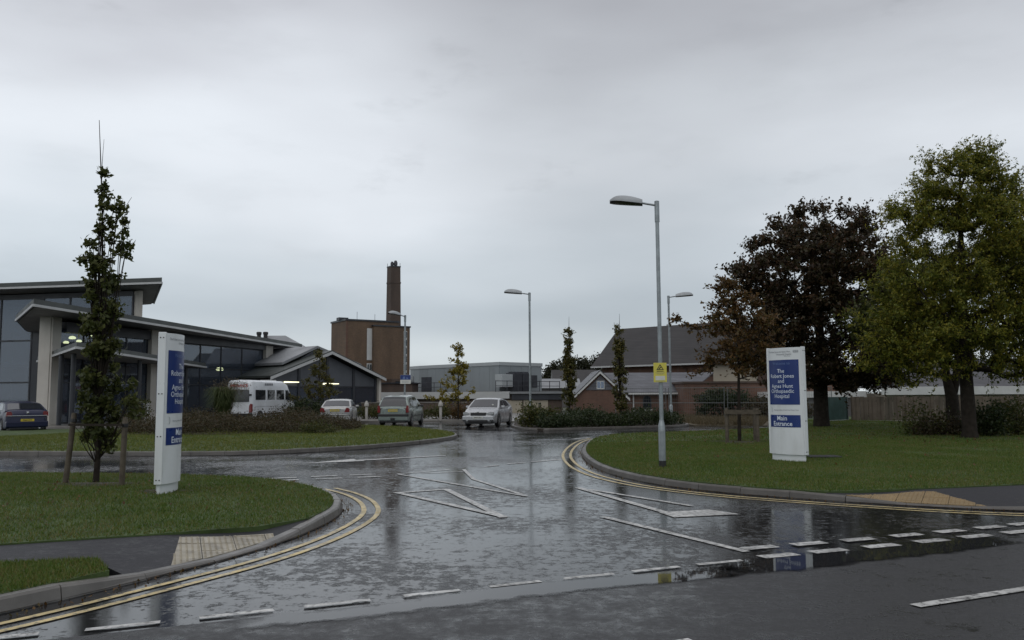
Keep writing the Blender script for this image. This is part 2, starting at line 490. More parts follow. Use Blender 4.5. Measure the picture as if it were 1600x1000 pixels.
class MB:
    def __init__(s):
        s.v = []
        s.f = []

    def add(s, vs, fs):
        b = len(s.v)
        s.v.extend([tuple(v) for v in vs])
        s.f.extend([tuple(i + b for i in f) for f in fs])
        return s

    BOXF = [(0, 3, 2, 1), (4, 5, 6, 7), (0, 1, 5, 4), (1, 2, 6, 5), (2, 3, 7, 6), (3, 0, 4, 7)]

    def box(s, x0, x1, y0, y1, z0, z1):
        return s.add([(x0, y0, z0), (x1, y0, z0), (x1, y1, z0), (x0, y1, z0), (x0, y0, z1), (x1, y0, z1), (x1, y1, z1), (x0, y1, z1)], MB.BOXF)

    def fbox(s, F, u0, u1, d0, d1, z0, z1):
        q = [F.P(u0, d1, z0), F.P(u1, d1, z0), F.P(u1, d0, z0), F.P(u0, d0, z0), F.P(u0, d1, z1), F.P(u1, d1, z1), F.P(u1, d0, z1), F.P(u0, d0, z1)]
        return s.add(q, MB.BOXF)

    def hexa(s, bottom, top):
        n = len(bottom)
        vs = list(bottom) + list(top)
        fs = [tuple(range(n - 1, -1, -1)), tuple(range(n, 2 * n))]
        for i in range(n):
            j = (i + 1) % n
            fs.append((i, j, n + j, n + i))
        return s.add(vs, fs)

    def prism(s, poly, z0, z1):
        return s.hexa([(p[0], p[1], z0) for p in poly], [(p[0], p[1], z1) for p in poly])

    def tube(s, path, r, n=8, cap=True):
        path = [Vector(p) for p in path]
        rs = r if hasattr(r, '__len__') else [r] * len(path)
        rings = []
        a = None
        for i, p in enumerate(path):
            t = (path[min(i + 1, len(path) - 1)] - path[max(i - 1, 0)]).normalized()
            if a is None:
                a = t.cross(Vector((0, 0, 1)))
                if a.length < 0.2:
                    a = t.cross(Vector((0, 1, 0)))
            else:
                a = a - t * a.dot(t)           # carry the ring's turn along, no twisting
            a.normalize()
            b = t.cross(a)
            rings.append([p + (a * math.cos(k * 2 * math.pi / n) + b * math.sin(k * 2 * math.pi / n)) * rs[i] for k in range(n)])
        vs = [q for rg in rings for q in rg]
        fs = []
        for i in range(len(path) - 1):
            for k in range(n):
                k2 = (k + 1) % n
                fs.append((i * n + k, (i + 1) * n + k, (i + 1) * n + k2, i * n + k2))
        if cap:
            fs.append(tuple(range(n)))
            fs.append(tuple(range(len(vs) - 1, len(vs) - n - 1, -1)))
        return s.add(vs, fs)

    def lathe(s, prof, n=12, c=(0, 0, 0), axis='Z'):
        vs = []
        fs = []
        for (r, h) in prof:
            for k in range(n):
                a = 2 * math.pi * k / n
                q = (r * math.cos(a), r * math.sin(a), h)
                if axis == 'X':
                    q = (h, r * math.cos(a), r * math.sin(a))
                elif axis == 'Y':
                    q = (r * math.sin(a), h, r * math.cos(a))
                vs.append((q[0] + c[0], q[1] + c[1], q[2] + c[2]))
        for i in range(len(prof) - 1):
            for k in range(n):
                k2 = (k + 1) % n
                fs.append((i * n + k, i * n + k2, (i + 1) * n + k2, (i + 1) * n + k))
        fs.append(tuple(range(n - 1, -1, -1)))
        fs.append(tuple(range((len(prof) - 1) * n, len(prof) * n)))
        return s.add(vs, fs)

    def build(s, name, mat, parent=None, smooth=None, bevel=0.0, world=False):
        me = bpy.data.meshes.new(name)
        v = s.v
        if world and parent is not None:
            inv = WORLD[parent.name].inverted()
            v = [inv @ Vector(q) for q in v]
        me.from_pydata(v, [], s.f)
        me.update()
        return link(name, me, mat, parent, smooth, bevel)


WORLD = {}


def link(name, me, mat, parent=None, smooth=None, bevel=0.0):
    if mat is not None:
        me.materials.append(MATS[mat])
    if smooth is not None:
        me.polygons.foreach_set('use_smooth', [True] * len(me.polygons))
        me.set_sharp_from_angle(angle=R(smooth))
    o = bpy.data.objects.new(name, me)
    COL.objects.link(o)
    if parent is not None:
        o.parent = parent
        WORLD[o.name] = WORLD.get(parent.name, Matrix.Identity(4))
    if bevel:
        b = o.modifiers.new('bevel', 'BEVEL')
        b.width = bevel
        b.segments = 2
        b.limit_method = 'ANGLE'
    return o


def tag(o, label=None, cat=None, group=None, kind=None):
    for k, v in (('label', label), ('category', cat), ('group', group), ('kind', kind)):
        if v:
            o[k] = v
    return o


def thing(name, label, cat, loc=(0, 0, 0), rz=0.0, group=None):
    o = bpy.data.objects.new(name, None)
    o.location = loc
    o.rotation_euler = (0, 0, rz)
    o.empty_display_size = 0.3
    COL.objects.link(o)
    WORLD[o.name] = Matrix.Translation(loc) @ Matrix.Rotation(rz, 4, 'Z')
    return tag(o, label, cat, group)


def struct(name, mb, mat, label=None, **kw):
    o = mb.build(name, mat, **kw)
    return tag(o, label, None, None, 'structure')


def copy_tree(o, parent=None):
    c = o.copy()
    COL.objects.link(c)
    c.parent = parent
    for ch in list(o.children):
        copy_tree(ch, c)
    return c


def poly_mesh(name, verts, faces_idx, nper, mat, parent=None):
    """fast mesh from numpy: faces all with nper corners"""
    me = bpy.data.meshes.new(name)
    nv, nf = len(verts), len(faces_idx)
    me.vertices.add(nv)
    me.vertices.foreach_set('co', np.asarray(verts, dtype=np.float32).ravel())
    me.loops.add(nf * nper)
    me.loops.foreach_set('vertex_index', np.asarray(faces_idx, dtype=np.int32).ravel())
    me.polygons.add(nf)
    me.polygons.foreach_set('loop_start', np.arange(0, nf * nper, nper, dtype=np.int32))
    me.update(calc_edges=True)
    me.validate()
    return link(name, me, mat, parent)


def leaves(name, cen, size, mat, parent=None, up=0.3, fold=0.25, aspect=0.6):
    """one folded rhombus per leaf at each centre, randomly turned"""
    n = len(cen)
    a = RNG.normal(size=(n, 3))
    a /= np.linalg.norm(a, axis=1)[:, None]
    a[:, 2] -= 0.25                                    # leaves hang a little
    a /= np.linalg.norm(a, axis=1)[:, None]
    nn = RNG.normal(size=(n, 3))
    nn[:, 2] += up * 3
    b = np.cross(a, nn)
    b /= np.linalg.norm(b, axis=1)[:, None] + 1e-9
    c = np.cross(a, b)
    sz = (size * RNG.uniform(0.6, 1.3, n))[:, None]
    L, W = a * sz, b * sz * aspect * 0.5
    dz = c * sz * fold * 0.3
    v = np.stack([cen - L * 0.5, cen + W + dz, cen + L * 0.5, cen - W + dz], 1).reshape(-1, 3)
    f = np.arange(n * 4).reshape(n, 4)
    return poly_mesh(name, v, f, 4, mat, parent)


def blades(name, cen, h, w, mat, parent=None, lean=0.5):
    n = len(cen)
    ang = RNG.uniform(0, 2 * math.pi, n)
    hh = (h * RNG.uniform(0.5, 1.3, n))[:, None]
    side = np.stack([np.cos(ang), np.sin(ang), np.zeros(n)], 1) * w * 0.5
    ln = RNG.normal(size=(n, 3)) * lean
    ln[:, 2] = 1
    ln /= np.linalg.norm(ln, axis=1)[:, None]
    v = np.stack([cen - side, cen + side, cen + ln * hh], 1).reshape(-1, 3)
    return poly_mesh(name, v, np.arange(n * 3).reshape(n, 3), 3, mat, parent)


def in_poly(pts, poly):
    x, y = pts[:, 0], pts[:, 1]
    ins = np.zeros(len(pts), bool)
    j = len(poly) - 1
    for i in range(len(poly)):
        xi, yi = poly[i][:2]
        xj, yj = poly[j][:2]
        c = ((yi > y) != (yj > y)) & (x < (xj - xi) * (y - yi) / (yj - yi + 1e-12) + xi)
        ins ^= c
        j = i
    return ins


def scatter(poly, n):
    p = np.array([q[:2] for q in poly])
    lo, hi = p.min(0), p.max(0)
    pts = RNG.uniform(lo, hi, (n, 2))
    return pts[in_poly(pts, poly)]


def resample(path, step):
    out = []
    path = [Vector((*p[:2], 0)) for p in path]
    d = [0]
    for a, b in zip(path, path[1:]):
        d.append(d[-1] + (b - a).length)
    n = max(1, round(d[-1] / step))
    for k in range(n + 1):
        s = d[-1] * k / n
        i = max(0, min(len(path) - 2, int(np.searchsorted(d, s)) - 1))
        t = (s - d[i]) / (d[i + 1] - d[i] + 1e-9)
        out.append(path[i].lerp(path[i + 1], t))
    return out


def smooth_path(path, it=2):
    p = [Vector((*q[:2], 0)) for q in path]
    for _ in range(it):
        q = [p[0]]
        for a, b in zip(p, p[1:]):
            q += [a.lerp(b, 0.25), a.lerp(b, 0.75)]
        q.append(p[-1])
        p = q
    return p


def offset(path, d):
    """shift a path sideways: positive to its left"""
    out = []
    for i, p in enumerate(path):
        t = (path[min(i + 1, len(path) - 1)] - path[max(i - 1, 0)]).normalized()
        out.append(p + Vector((-t.y, t.x, 0)) * d)
    return out


def strip(path, w, z):
    a, b = offset(path, w / 2), offset(path, -w / 2)
    m = MB()
    n = len(path)
    m.add([(p.x, p.y, z) for p in a] + [(p.x, p.y, z) for p in b], [(i, n + i, n + i + 1, i + 1) for i in range(n - 1)])
    return m

# ================================================================ GROUND, ROADS, LAWNS
m = MB()
m.add([(-1500, -300, -0.03), (1500, -300, -0.03), (1500, 2500, -0.03), (-1500, 2500, -0.03)], [(0, 1, 2, 3)])
struct('ground', m, 'ground_earth')
m = MB()
m.add([(-60, -30, 0), (60, -30, 0), (60, 70, 0), (-60, 70, 0)], [(0, 1, 2, 3)])
road = struct('access_road', m, 'wet_asphalt')
m = MB()
m.add([(-60, -30, 0.004), (60, -30, 0.004), (60, 33.0, 0.004), (9.0, 11.05, 0.004), (5.8, 9.45, 0.004), (2.3, 8.0, 0.004), (-3.44, 5.55, 0.004), (-9, 3.0, 0.004), (-60, -18.8, 0.004)],
      [tuple(range(9))])
main_road = struct('main_road', m, 'main_asphalt')

LK = smooth_path([(-20, -1.7), (-9, 3.0), (-5.6, 4.6), (-4.4, 5.5), (-3.82, 6.36), (-3.46, 7.06), (-3.2, 7.6), (-2.91, 8.2), (-2.7, 8.75), (-2.5, 9.5), (-2.36, 10.42), (-2.32, 11.46),
                  (-2.5, 12.4), (-2.78, 13.22), (-3.2, 14.05), (-4.07, 15.2), (-4.96, 15.85), (-6.7, 16.45), (-8.8, 16.85), (-11.4, 17.1), (-16, 17.4), (-28, 17.8)])
RK = smooth_path([(17, 54), (14.6, 47), (12.9, 41), (11.6, 37.6), (10.4, 36.0), (9.2, 35.2), (6.65, 33.6), (4.2, 32.3), (3.4, 31.2), (2.75, 29.2), (2.27, 26.4), (1.9, 23.4), (1.76, 21.2), (1.78, 18.8), (1.95, 17.15),
                  (2.22, 15.96), (2.6, 14.95), (3.09, 14.15), (3.65, 13.5), (4.37, 12.9), (5.21, 12.3), (5.9, 11.85), (6.87, 11.4), (8.0, 11.25), (9.5, 11.7), (12, 12.75), (20, 16.2), (45, 27)])
IK = smooth_path([(-34, 24.8), (-20, 24.2), (-14.6, 23.8), (-11.49, 23.25), (-8.75, 23.0), (-7.12, 23.3), (-5.58, 24.4), (-4.0, 26.2), (-3.0, 28.3), (-2.3, 30.2), (-2.05, 32.2), (-2.35, 34.3),
                  (-3.14, 36.8), (-5.07, 40.8), (-8.3, 44.3), (-12, 46), (-16, 44), (-18.3, 39), (-19.2, 33.5), (-22, 31.6), (-34, 31)])
BK = smooth_path([(0.0, 46), (-0.1, 42), (0.15, 40.3), (0.7, 38.2), (1.6, 37.7), (3.85, 39.0), (6.5, 40.2), (8.4, 41.2), (9.2, 43), (9.0, 46)])


def near_path(path, x, y):
    best = (1e9, 0)
    s = 0.0
    for a, b in zip(path, path[1:]):
        ab = b - a
        L2 = ab.length_squared
        t = max(0, min(1, ((x - a.x) * ab.x + (y - a.y) * ab.y) / (L2 + 1e-9)))
        dx, dy = x - a.x - ab.x * t, y - a.y - ab.y * t
        d = math.hypot(dx, dy)
        if d < best[0]:
            best = (d, s + t * ab.length)
        s += ab.length
    return best


def kerb(name, path, label, mat, ztop, step=0.82, seen=None):
    """kerb stones set one by one along the road edge; the lawn lies on the left of the path"""
    bed = strip(offset(path, 0.07), 0.15, 0.012).build(name, 'soil')
    tag(bed, label, None, None, 'structure')
    pts = resample(path, step)
    rnd = random.Random(3)
    stuff = MB()
    for a, b in zip(pts, pts[1:]):
        t = (b - a).normalized()
        nrm = Vector((-t.y, t.x, 0))
        g = 0.005
        a2, b2 = a + t * g, b - t * g
        za, zb = ztop(a) + rnd.uniform(-.004, .004), ztop(b) + rnd.uniform(-.004, .004)
        j = rnd.uniform(-.005, .005)
        bot = [a2 + nrm * j, b2 + nrm * j, b2 + nrm * .128, a2 + nrm * .128]
        top = [a2 + nrm * (.016 + j) + Vector((0, 0, za)), b2 + nrm * (.016 + j) + Vector((0, 0, zb)), b2 + nrm * .128 + Vector((0, 0, zb)), a2 + nrm * .128 + Vector((0, 0, za))]
        cut = [top[0] + (top[3] - top[0]) * 0.15, top[1] + (top[2] - top[1]) * 0.15]
        lowf = [top[0] - Vector((0, 0, min(.02, za * .3))), top[1] - Vector((0, 0, min(.02, zb * .3)))]
        vs = bot + [lowf[0], lowf[1], cut[1], top[2], top[3], cut[0]]
        fs = [(3, 2, 1, 0), (0, 1, 5, 4), (4, 5, 6, 9), (9, 6, 7, 8), (2, 3, 8, 7), (1, 2, 7, 6, 5), (3, 0, 4, 9, 8)]
        mid = (a + b) / 2
        if seen is None or seen(mid):
            mm = MB()
            mm.add(vs, fs)
            mm.build('kerb_stone', mat, bed)
        else:
            stuff.add(vs, fs)
    if stuff.v:
        o = stuff.build('kerb_run', mat, bed)
        o['kind'] = 'stuff'
    return bed


def lk_top(p):
    """full height but for the dropped crossing at the footpath"""
    d, s = near_path(LK, p.x, p.y)
    d0, s0 = near_path(LK, -3.1, 7.75)
    d1, s1 = near_path(LK, -2.55, 9.3)
    e = max(s0 - s, s - s1, 0)
    return 0.03 + 0.085 * min(1, e / 1.0)


def rk_top(p):
    d, s = near_path(RK, p.x, p.y)
    d0, s0 = near_path(RK, 5.4, 12.2)
    d1, s1 = near_path(RK, 6.8, 11.45)
    e = max(s0 - s, s - s1, 0)
    return 0.03 + 0.08 * min(1, e / 0.9)


kerb('kerb', LK, 'concrete kerb round the left hand lawn corner', 'kerb_granite', lk_top, seen=lambda p: p.y > 4 and p.x > -14)
kerb('kerb', RK, 'dark concrete kerb round the right hand lawn', 'kerb_concrete', rk_top, seen=lambda p: p.y < 37 and p.x < 12)
kerb('kerb', IK, 'concrete kerb round the planted island', 'kerb_concrete', lambda p: 0.12, 0.9, seen=lambda p: -17 < p.x and p.y < 42 and p.x > -17)
kerb('kerb', BK, 'low kerb before the dark hedge bed', 'kerb_concrete', lambda p: 0.11, 0.9)


def zpath(path, ztop, x, y):
    d, s = near_path(path, x, y)
    k = ztop(Vector((x, y, 0)))
    return k - 0.008 + (0.113 - k) * min(1.0, max(0, d - 0.12) / 1.1)


def grid_sheet(name, poly, zf, mat, step, label=None):
    """sheet over a polygon with its heights from zf: cut on a grid so that it can bend"""
    bm = bmesh.new()
    bm.faces.new([bm.verts.new((p[0], p[1], 0)) for p in poly])
    bmesh.ops.triangulate(bm, faces=bm.faces[:])
    xs = [p[0] for p in poly]
    ys = [p[1] for p in poly]
    for axis, lo, hi in (((1, 0, 0), min(xs), max(xs)), ((0, 1, 0), min(ys), max(ys))):
        c = lo + step
        while c < hi:
            co = (c, 0, 0) if axis[0] else (0, c, 0)
            bmesh.ops.bisect_plane(bm, geom=bm.verts[:] + bm.edges[:] + bm.faces[:], plane_co=co, plane_no=axis)
            c += step
    for v in bm.verts:
        v.co.z = zf(v.co.x, v.co.y)
    bmesh.ops.recalc_face_normals(bm, faces=bm.faces[:])
    if sum(f.normal.z for f in bm.faces) < 0:
        bmesh.ops.reverse_faces(bm, faces=bm.faces[:])
    # turned down edge, so that the sheet has a thickness where it stands proud
    ret = bmesh.ops.extrude_edge_only(bm, edges=[e for e in bm.edges if e.is_boundary])
    for g in ret['geom']:
        if isinstance(g, bmesh.types.BMVert):
            g.co.z -= 0.10
    me = bpy.data.meshes.new(name)
    bm.to_mesh(me)
    bm.free()
    o = link(name, me, mat, None, 60)
    return tag(o, label, None, None, 'structure')


def part_of(path, p0, p1, off=0.125):
    """stretch of an offset path between the points nearest to p0 and p1"""
    q = offset(path, off)
    i0 = min(range(len(q)), key=lambda i: (q[i].x - p0[0]) ** 2 + (q[i].y - p0[1]) ** 2)
    i1 = min(range(len(q)), key=lambda i: (q[i].x - p1[0]) ** 2 + (q[i].y - p1[1]) ** 2)
    r = q[min(i0, i1):max(i0, i1) + 1]
    return [(p.x, p.y) for p in (r if i0 <= i1 else r[::-1])]


# ---- left lawn, its footpath and the strip of grass by the kerb
PATH_BACK_L = [(-2.52, 10.35), (-2.93, 9.72), (-3.86, 9.26), (-5.24, 8.68), (-8.0, 7.3), (-16, 3.6)]
lawnL = part_of(LK, (-28, 17.8), (-2.42, 10.4)) + PATH_BACK_L + [(-28, -0.5)]
pathL = part_of(LK, (-3.3, 7.35), (-2.45, 10.3)) + PATH_BACK_L + [(-16.4, 2.8), (-8.6, 6.0), (-4.7, 7.72), (-3.85, 7.9)]
stripL = part_of(LK, (-16.5, 0.0), (-3.4, 7.3)) + [(-3.85, 7.87), (-4.7, 7.69), (-8.6, 5.97), (-16.4, 2.77)]


def bumpy(x, y, a=0.02):
    return a * (math.sin(x * 0.9 + 1.3) * math.sin(y * 0.7) + 0.5 * math.sin(x * 2.1 + y * 1.7))


def lawn_z(path, h=0.125, rise=0.10, other=None):
    def f(x, y):
        d, s = near_path(path, x, y)
        if other:
            d = min(d, near_path(other, x, y)[0])
        return h + min(1.0, d / 4.0) * (rise + bumpy(x, y))
    return f


zl = lawn_z(LK, 0.122, 0.05, [Vector((*p, 0)) for p in PATH_BACK_L])
grid_sheet('lawn', lawnL, zl, 'lawn_soil', 1.2, 'mown lawn with the columnar tree at left')
grid_sheet('footpath', pathL, lambda x, y: zpath(LK, lk_top, x, y), 'path_asphalt', 0.4, 'dark tarmac footpath crossing at left')
grid_sheet('lawn', stripL, lambda x, y: 0.122, 'lawn_soil', 2.0, 'small wedge of lawn in the lower left corner')

# ---- right lawn and footpath
PATH_BACK_R = [(4.75, 12.82), (5.95, 13.05), (8.37, 13.7), (12.0, 15.0), (20, 18.6), (45, 29.6)]
lawnR = part_of(RK, (17, 54), (4.55, 12.9)) + PATH_BACK_R + [(60, 36), (60, 51), (30, 50)]
pathR = part_of(RK, (4.65, 12.8), (45, 27)) + PATH_BACK_R[::-1]
zr = lawn_z(RK, 0.122, 0.05, [Vector((*p, 0)) for p in PATH_BACK_R])
grid_sheet('lawn', lawnR, zr, 'lawn_soil', 1.8, 'mown lawn under the trees at right')
grid_sheet('footpath', pathR, lambda x, y: zpath(RK, rk_top, x, y), 'path_asphalt', 0.5, 'dark tarmac footpath crossing at right')

# ---- planted island, hedge bed, forecourt before the entrance, rough verge by the works fence
islP = [(p.x, p.y) for p in offset(IK, 0.125)]
zi = lawn_z(IK, 0.118, 0.06)
grid_sheet('planted_island', islP, zi, 'lawn_soil', 2.0, 'grassed island with russet shrubs')
bedP = [(p.x, p.y) for p in offset(BK, 0.125)]
m = MB()
m.prism(bedP, 0.0, 0.10)
struct('hedge_bed', m, 'soil', 'soil bed of the dark low hedge')
m = MB()
m.prism([(-21.2, 42.5), (-15.5, 50), (-15.0, 72), (-40, 72), (-40, 47.5)], 0.0, 0.14)
struct('forecourt', m, 'paving_grey', 'raised paving before the entrance building', bevel=0.02)
m = MB()
m.prism([(9.2, 42.5), (12.6, 41.4), (15, 49), (17, 54), (60, 52), (60, 90), (9.2, 70)], 0.0, 0.05)
struct('rough_verge', m, 'rough_verge', 'rough brown ground behind the site fence')
m = MB()
m.prism([(-15, 52), (-2, 51), (1.5, 47), (9, 47), (9, 70), (-15, 72)], 0.0, 0.12)
struct('far_pavement', m, 'paving_grey', 'pavement beyond the parked cars')


def grass(name, poly, n, h, w, zf, mat, label, view=None, skip=()):
    pts = scatter(poly, n)
    if view is not None:
        pts = pts[view(pts)]
    z = np.array([zf(x, y) for x, y in pts]) - 0.004
    o = blades(name, np.column_stack([pts, z]), h, w, mat)
    return tag(o, label, 'grass', None, 'stuff')


class ZGrid:
    """height lookup on a coarse grid, for thousands of blades"""
    def __init__(s, f, poly, st=0.5):
        p = np.array([q[:2] for q in poly])
        s.lo = p.min(0) - st
        nx, ny = ((p.max(0) + st - s.lo) / st).astype(int) + 2
        nx, ny = min(nx, 140), min(ny, 120)
        s.st = st
        s.g = np.array([[f(s.lo[0] + i * st, s.lo[1] + j * st) for j in range(ny)] for i in range(nx)])

    def __call__(s, x, y):
        i = min(max((x - s.lo[0]) / s.st, 0), s.g.shape[0] - 1.001)
        j = min(max((y - s.lo[1]) / s.st, 0), s.g.shape[1] - 1.001)
        a, b = int(i), int(j)
        u, v = i - a, j - b
        g = s.g
        return (g[a, b] * (1 - u) + g[a + 1, b] * u) * (1 - v) + (g[a, b + 1] * (1 - u) + g[a + 1, b + 1] * u) * v


def clip_box(poly, x0, x1, y0, y1):
    """Sutherland-Hodgman against an upright rectangle"""
    return clip(poly, [(x0, y0), (x1, y0), (x1, y1), (x0, y1)])


def clip(poly, win):
    out = [tuple(p[:2]) for p in poly]
    for i in range(len(win)):
        a, b = win[i], win[(i + 1) % len(win)]
        inp, out = out, []
        def side(p):
            return (b[0] - a[0]) * (p[1] - a[1]) - (b[1] - a[1]) * (p[0] - a[0])
        for k in range(len(inp)):
            p, q = inp[k - 1], inp[k]
            sp_, sq = side(p), side(q)
            if (sp_ >= 0) != (sq >= 0):
                t = sp_ / (sp_ - sq)
                out.append((p[0] + (q[0] - p[0]) * t, p[1] + (q[1] - p[1]) * t))
            if sq >= 0:
                out.append(q)
        if not out:
            return []
    return out


pl = clip_box(lawnL, -17, 0, 4, 19)
grass('grass', pl, 300000, 0.045, 0.012, ZGrid(zl, pl), 'grass_blade', 'short mown grass round the columnar tree and left sign')
pl = clip_box(stripL, -6.5, 0, 3.5, 10)
grass('grass', pl, 60000, 0.045, 0.010, lambda x, y: 0.122, 'grass_blade', 'short grass in the lower left corner by the kerb')
pl = clip_box(lawnR, 0, 13, 11, 26)
grass('grass', pl, 260000, 0.045, 0.014, ZGrid(zr, pl), 'grass_blade', 'short mown grass round the right sign')
pl = clip_box(lawnR, 1, 30, 26, 47)
grass('grass', pl, 180000, 0.055, 0.026, ZGrid(zr, pl, 1.0), 'grass_blade', 'mown grass under the trees before the timber fence')
pl = clip_box(lawnR, 13, 24, 11, 26)
grass('grass', pl, 80000, 0.05, 0.02, ZGrid(zr, pl, 1.0), 'grass_blade', 'mown grass at the right edge by the footpath')
pl = clip_box(islP, -28, -1, 22, 45)
grass('grass', pl, 170000, 0.07, 0.024, ZGrid(zi, pl, 1.0), 'grass_far', 'brighter grass on the planted island')
vp = [(9.5, 42.6), (12.4, 41.6), (14.6, 48), (16.5, 53.5), (16.5, 56), (9.5, 56)]
grass('dry_grass', vp, 16000, 0.34, 0.035, lambda x, y: 0.05, 'dry_grass', 'pale dry grass and weeds behind the site fence')

# ---- painted markings: each a thin sheet on its road
MARKZ = [0.0]


def mark(name, pts, mat='white_paint', parent=None, z=0.008):
    MARKZ[0] = (MARKZ[0] + 0.0003) % 0.0021
    z += MARKZ[0]
    mm = MB()
    mm.add([(p[0], p[1], z) for p in pts], [tuple(range(len(pts)))])
    o = mm.build(name, mat, parent or road)
    if o.data.polygons[0].normal.z < 0:
        o.data.flip_normals()
    return o


def dash(name, a, b, w, mat='white_paint', parent=None, z=0.008):
    a, b = Vector(a), Vector(b)
    t = (b - a).normalized()
    n = Vector((-t.y, t.x)) * w / 2
    rr = random.uniform(-.01, .01)
    return mark(name, [a + n, a - n + t * rr, b - n, b + n - t * rr], mat, parent, z)


for nm, off in (('yellow_line', -0.30), ('yellow_line', -0.50)):
    q = [p for p in offset(LK, off) if p.y > 1.5 and not (p.y > 14.6 and p.x < -3.3)]
    strip(q, 0.07, 0.0075).build(nm, 'yellow_paint', road)
    q = [p for p in offset(RK, off) if p.y < 31.2 and p.x < 30]
    strip(q, 0.07, 0.0075).build(nm, 'yellow_paint', road)
E_LINE = [((-3.44, 5.73), (-3.23, 5.82)), ((-2.95, 5.90), (-2.52, 6.09)), ((-2.28, 6.20), (-1.8, 6.41)), ((-1.59, 6.50), (-1.13, 6.70)), ((-0.88, 6.82), (-0.44, 7.01)),
          ((-0.2, 7.12), (0.23, 7.32)), ((0.44, 7.42), (0.89, 7.61)), ((1.08, 7.70), (1.54, 7.90)), ((1.73, 7.99), (2.19, 8.17))]
for a, b in E_LINE:
    dash('edge_dash', a, b, 0.075, z=0.0115)
for c in [(2.56, 8.84), (3.15, 9.05), (3.77, 9.28), (4.42, 9.54), (5.04, 9.80), (5.66, 10.07), (6.2, 10.3), (6.8, 10.55)]:
    dash('give_way_dash', (c[0] - .19, c[1] - .075), (c[0] + .19, c[1] + .075), 0.155, z=0.0115)
for c in [(2.62, 8.40), (3.2, 8.63), (3.85, 8.89), (4.52, 9.18), (5.15, 9.45), (5.78, 9.72), (6.4, 9.98)]:
    dash('give_way_dash', (c[0] - .20, c[1] - .08), (c[0] + .20, c[1] + .08), 0.155, z=0.0115)
dash('lane_line', (1.18, 11.13), (2.37, 8.63), 0.10)
# hollow give-way triangle in the exit lane
dash('triangle_side', (1.12, 14.6), (2.17, 11.15), 0.12)
dash('triangle_side', (1.3, 14.3), (2.56, 12.15), 0.09)
mark('triangle_base', [(2.10, 11.03), (3.02, 11.28), (2.72, 11.75), (1.98, 11.5)])
# ghost island chevrons
for a, b in (((-1.93, 13.98), (-1.14, 14.48)), ((-1.16, 14.52), (-0.13, 11.12)), ((-1.95, 14.05), (-0.10, 11.15))):
    dash('island_line', a, b, 0.115)
for a, b in (((-2.38, 17.35), (-1.38, 18.3)), ((-2.36, 17.3), (0.22, 13.41)), ((-1.07, 18.3), (-0.76, 16.2)), ((-0.78, 16.25), (0.2, 13.5)), ((-1.9, 17.5), (-0.95, 17.8))):
    dash('island_line', a, b, 0.075)
for a, b in (((-0.64, 19.0), (-0.32, 19.4)), ((-0.13, 19.7), (0.29, 20.1)), ((0.44, 20.25), (1.18, 21.0))):
    dash('edge_dash', a, b, 0.10)
for a, b in (((-4.83, 16.55), (-4.29, 16.70)), ((-4.04, 16.86), (-3.56, 17.05)), ((-3.32, 17.15), (-2.9, 17.32))):
    dash('give_way_dash', a, b, 0.13)
for a, b in (((-4.66, 16.12), (-4.14, 16.28)), ((-3.83, 16.38), (-3.35, 16.55)), ((-3.07, 16.66), (-2.65, 16.84))):
    dash('give_way_dash', a, b, 0.13)
# direction arrow on the circulating lane
mark('lane_arrow', [(-5.0, 20.2), (-4.08, 21.55), (-3.95, 21.2), (-1.83, 22.65), (-1.78, 22.5), (-3.75, 21.0), (-3.66, 20.85)])
dash('edge_dash', (2.2, 30.6), (2.9, 31.6), 0.2)
dash('centre_line', (3.01, 6.41), (6.6, 8.05), 0.10, parent=main_road, z=0.0115)
dash('centre_line', (1.16, 5.57), (0.1, 5.08), 0.10, parent=main_road, z=0.0115)

# ---- standing water along the joint between the two surfaces
def puddle(name, near, far, label):
    n = len(near)
    rows = 7
    vs, fs, wt = [], [], []
    for j in range(rows):
        t = j / (rows - 1)
        for i in range(n):
            a, b = near[i], far[i]
            vs.append((a[0] + (b[0] - a[0]) * t, a[1] + (b[1] - a[1]) * t, 0.0095))
            e = min(1, i / 3.0, (n - 1 - i) / 3.0)
            wt.append(min(e, [0.14, 0.5, .9, .9, .7, .4, .0][j] * (1.0 if near[0][0] > 0 else min(1.0, .72 + .28 * i / n))))
    for j in range(rows - 1):
        for i in range(n - 1):
            fs.append((j * n + i, j * n + i + 1, (j + 1) * n + i + 1, (j + 1) * n + i))
    mm = MB()
    mm.add(vs, fs)
    o = mm.build(name, 'puddle_water')
    at = o.data.attributes.new('margin', 'FLOAT', 'POINT')
    at.data.foreach_set('value', wt)
    return tag(o, label, None, None, 'structure')


xs = np.linspace(-2.1, 2.35, 24)
puddle('puddle', [(x, 0.43 * x + 6.60 + 0.03 * math.sin(x * 1.9)) for x in xs], [(x - 0.15, 0.43 * x + 7.20 + 0.12 * math.sin(x * 2.3 + 1)) for x in xs], 'long shallow puddle along the dashed edge line')
xs = np.linspace(1.75, 5.6, 20)
puddle('puddle', [(x, 0.43 * x + 6.53 + 0.03 * math.sin(x * 4) + 0.012 * (x - 2)) for x in xs], [(x - 0.1, 0.43 * x + 7.28 + 0.06 * math.sin(x * 3)) for x in xs], 'dark puddle below the double give way dashes')

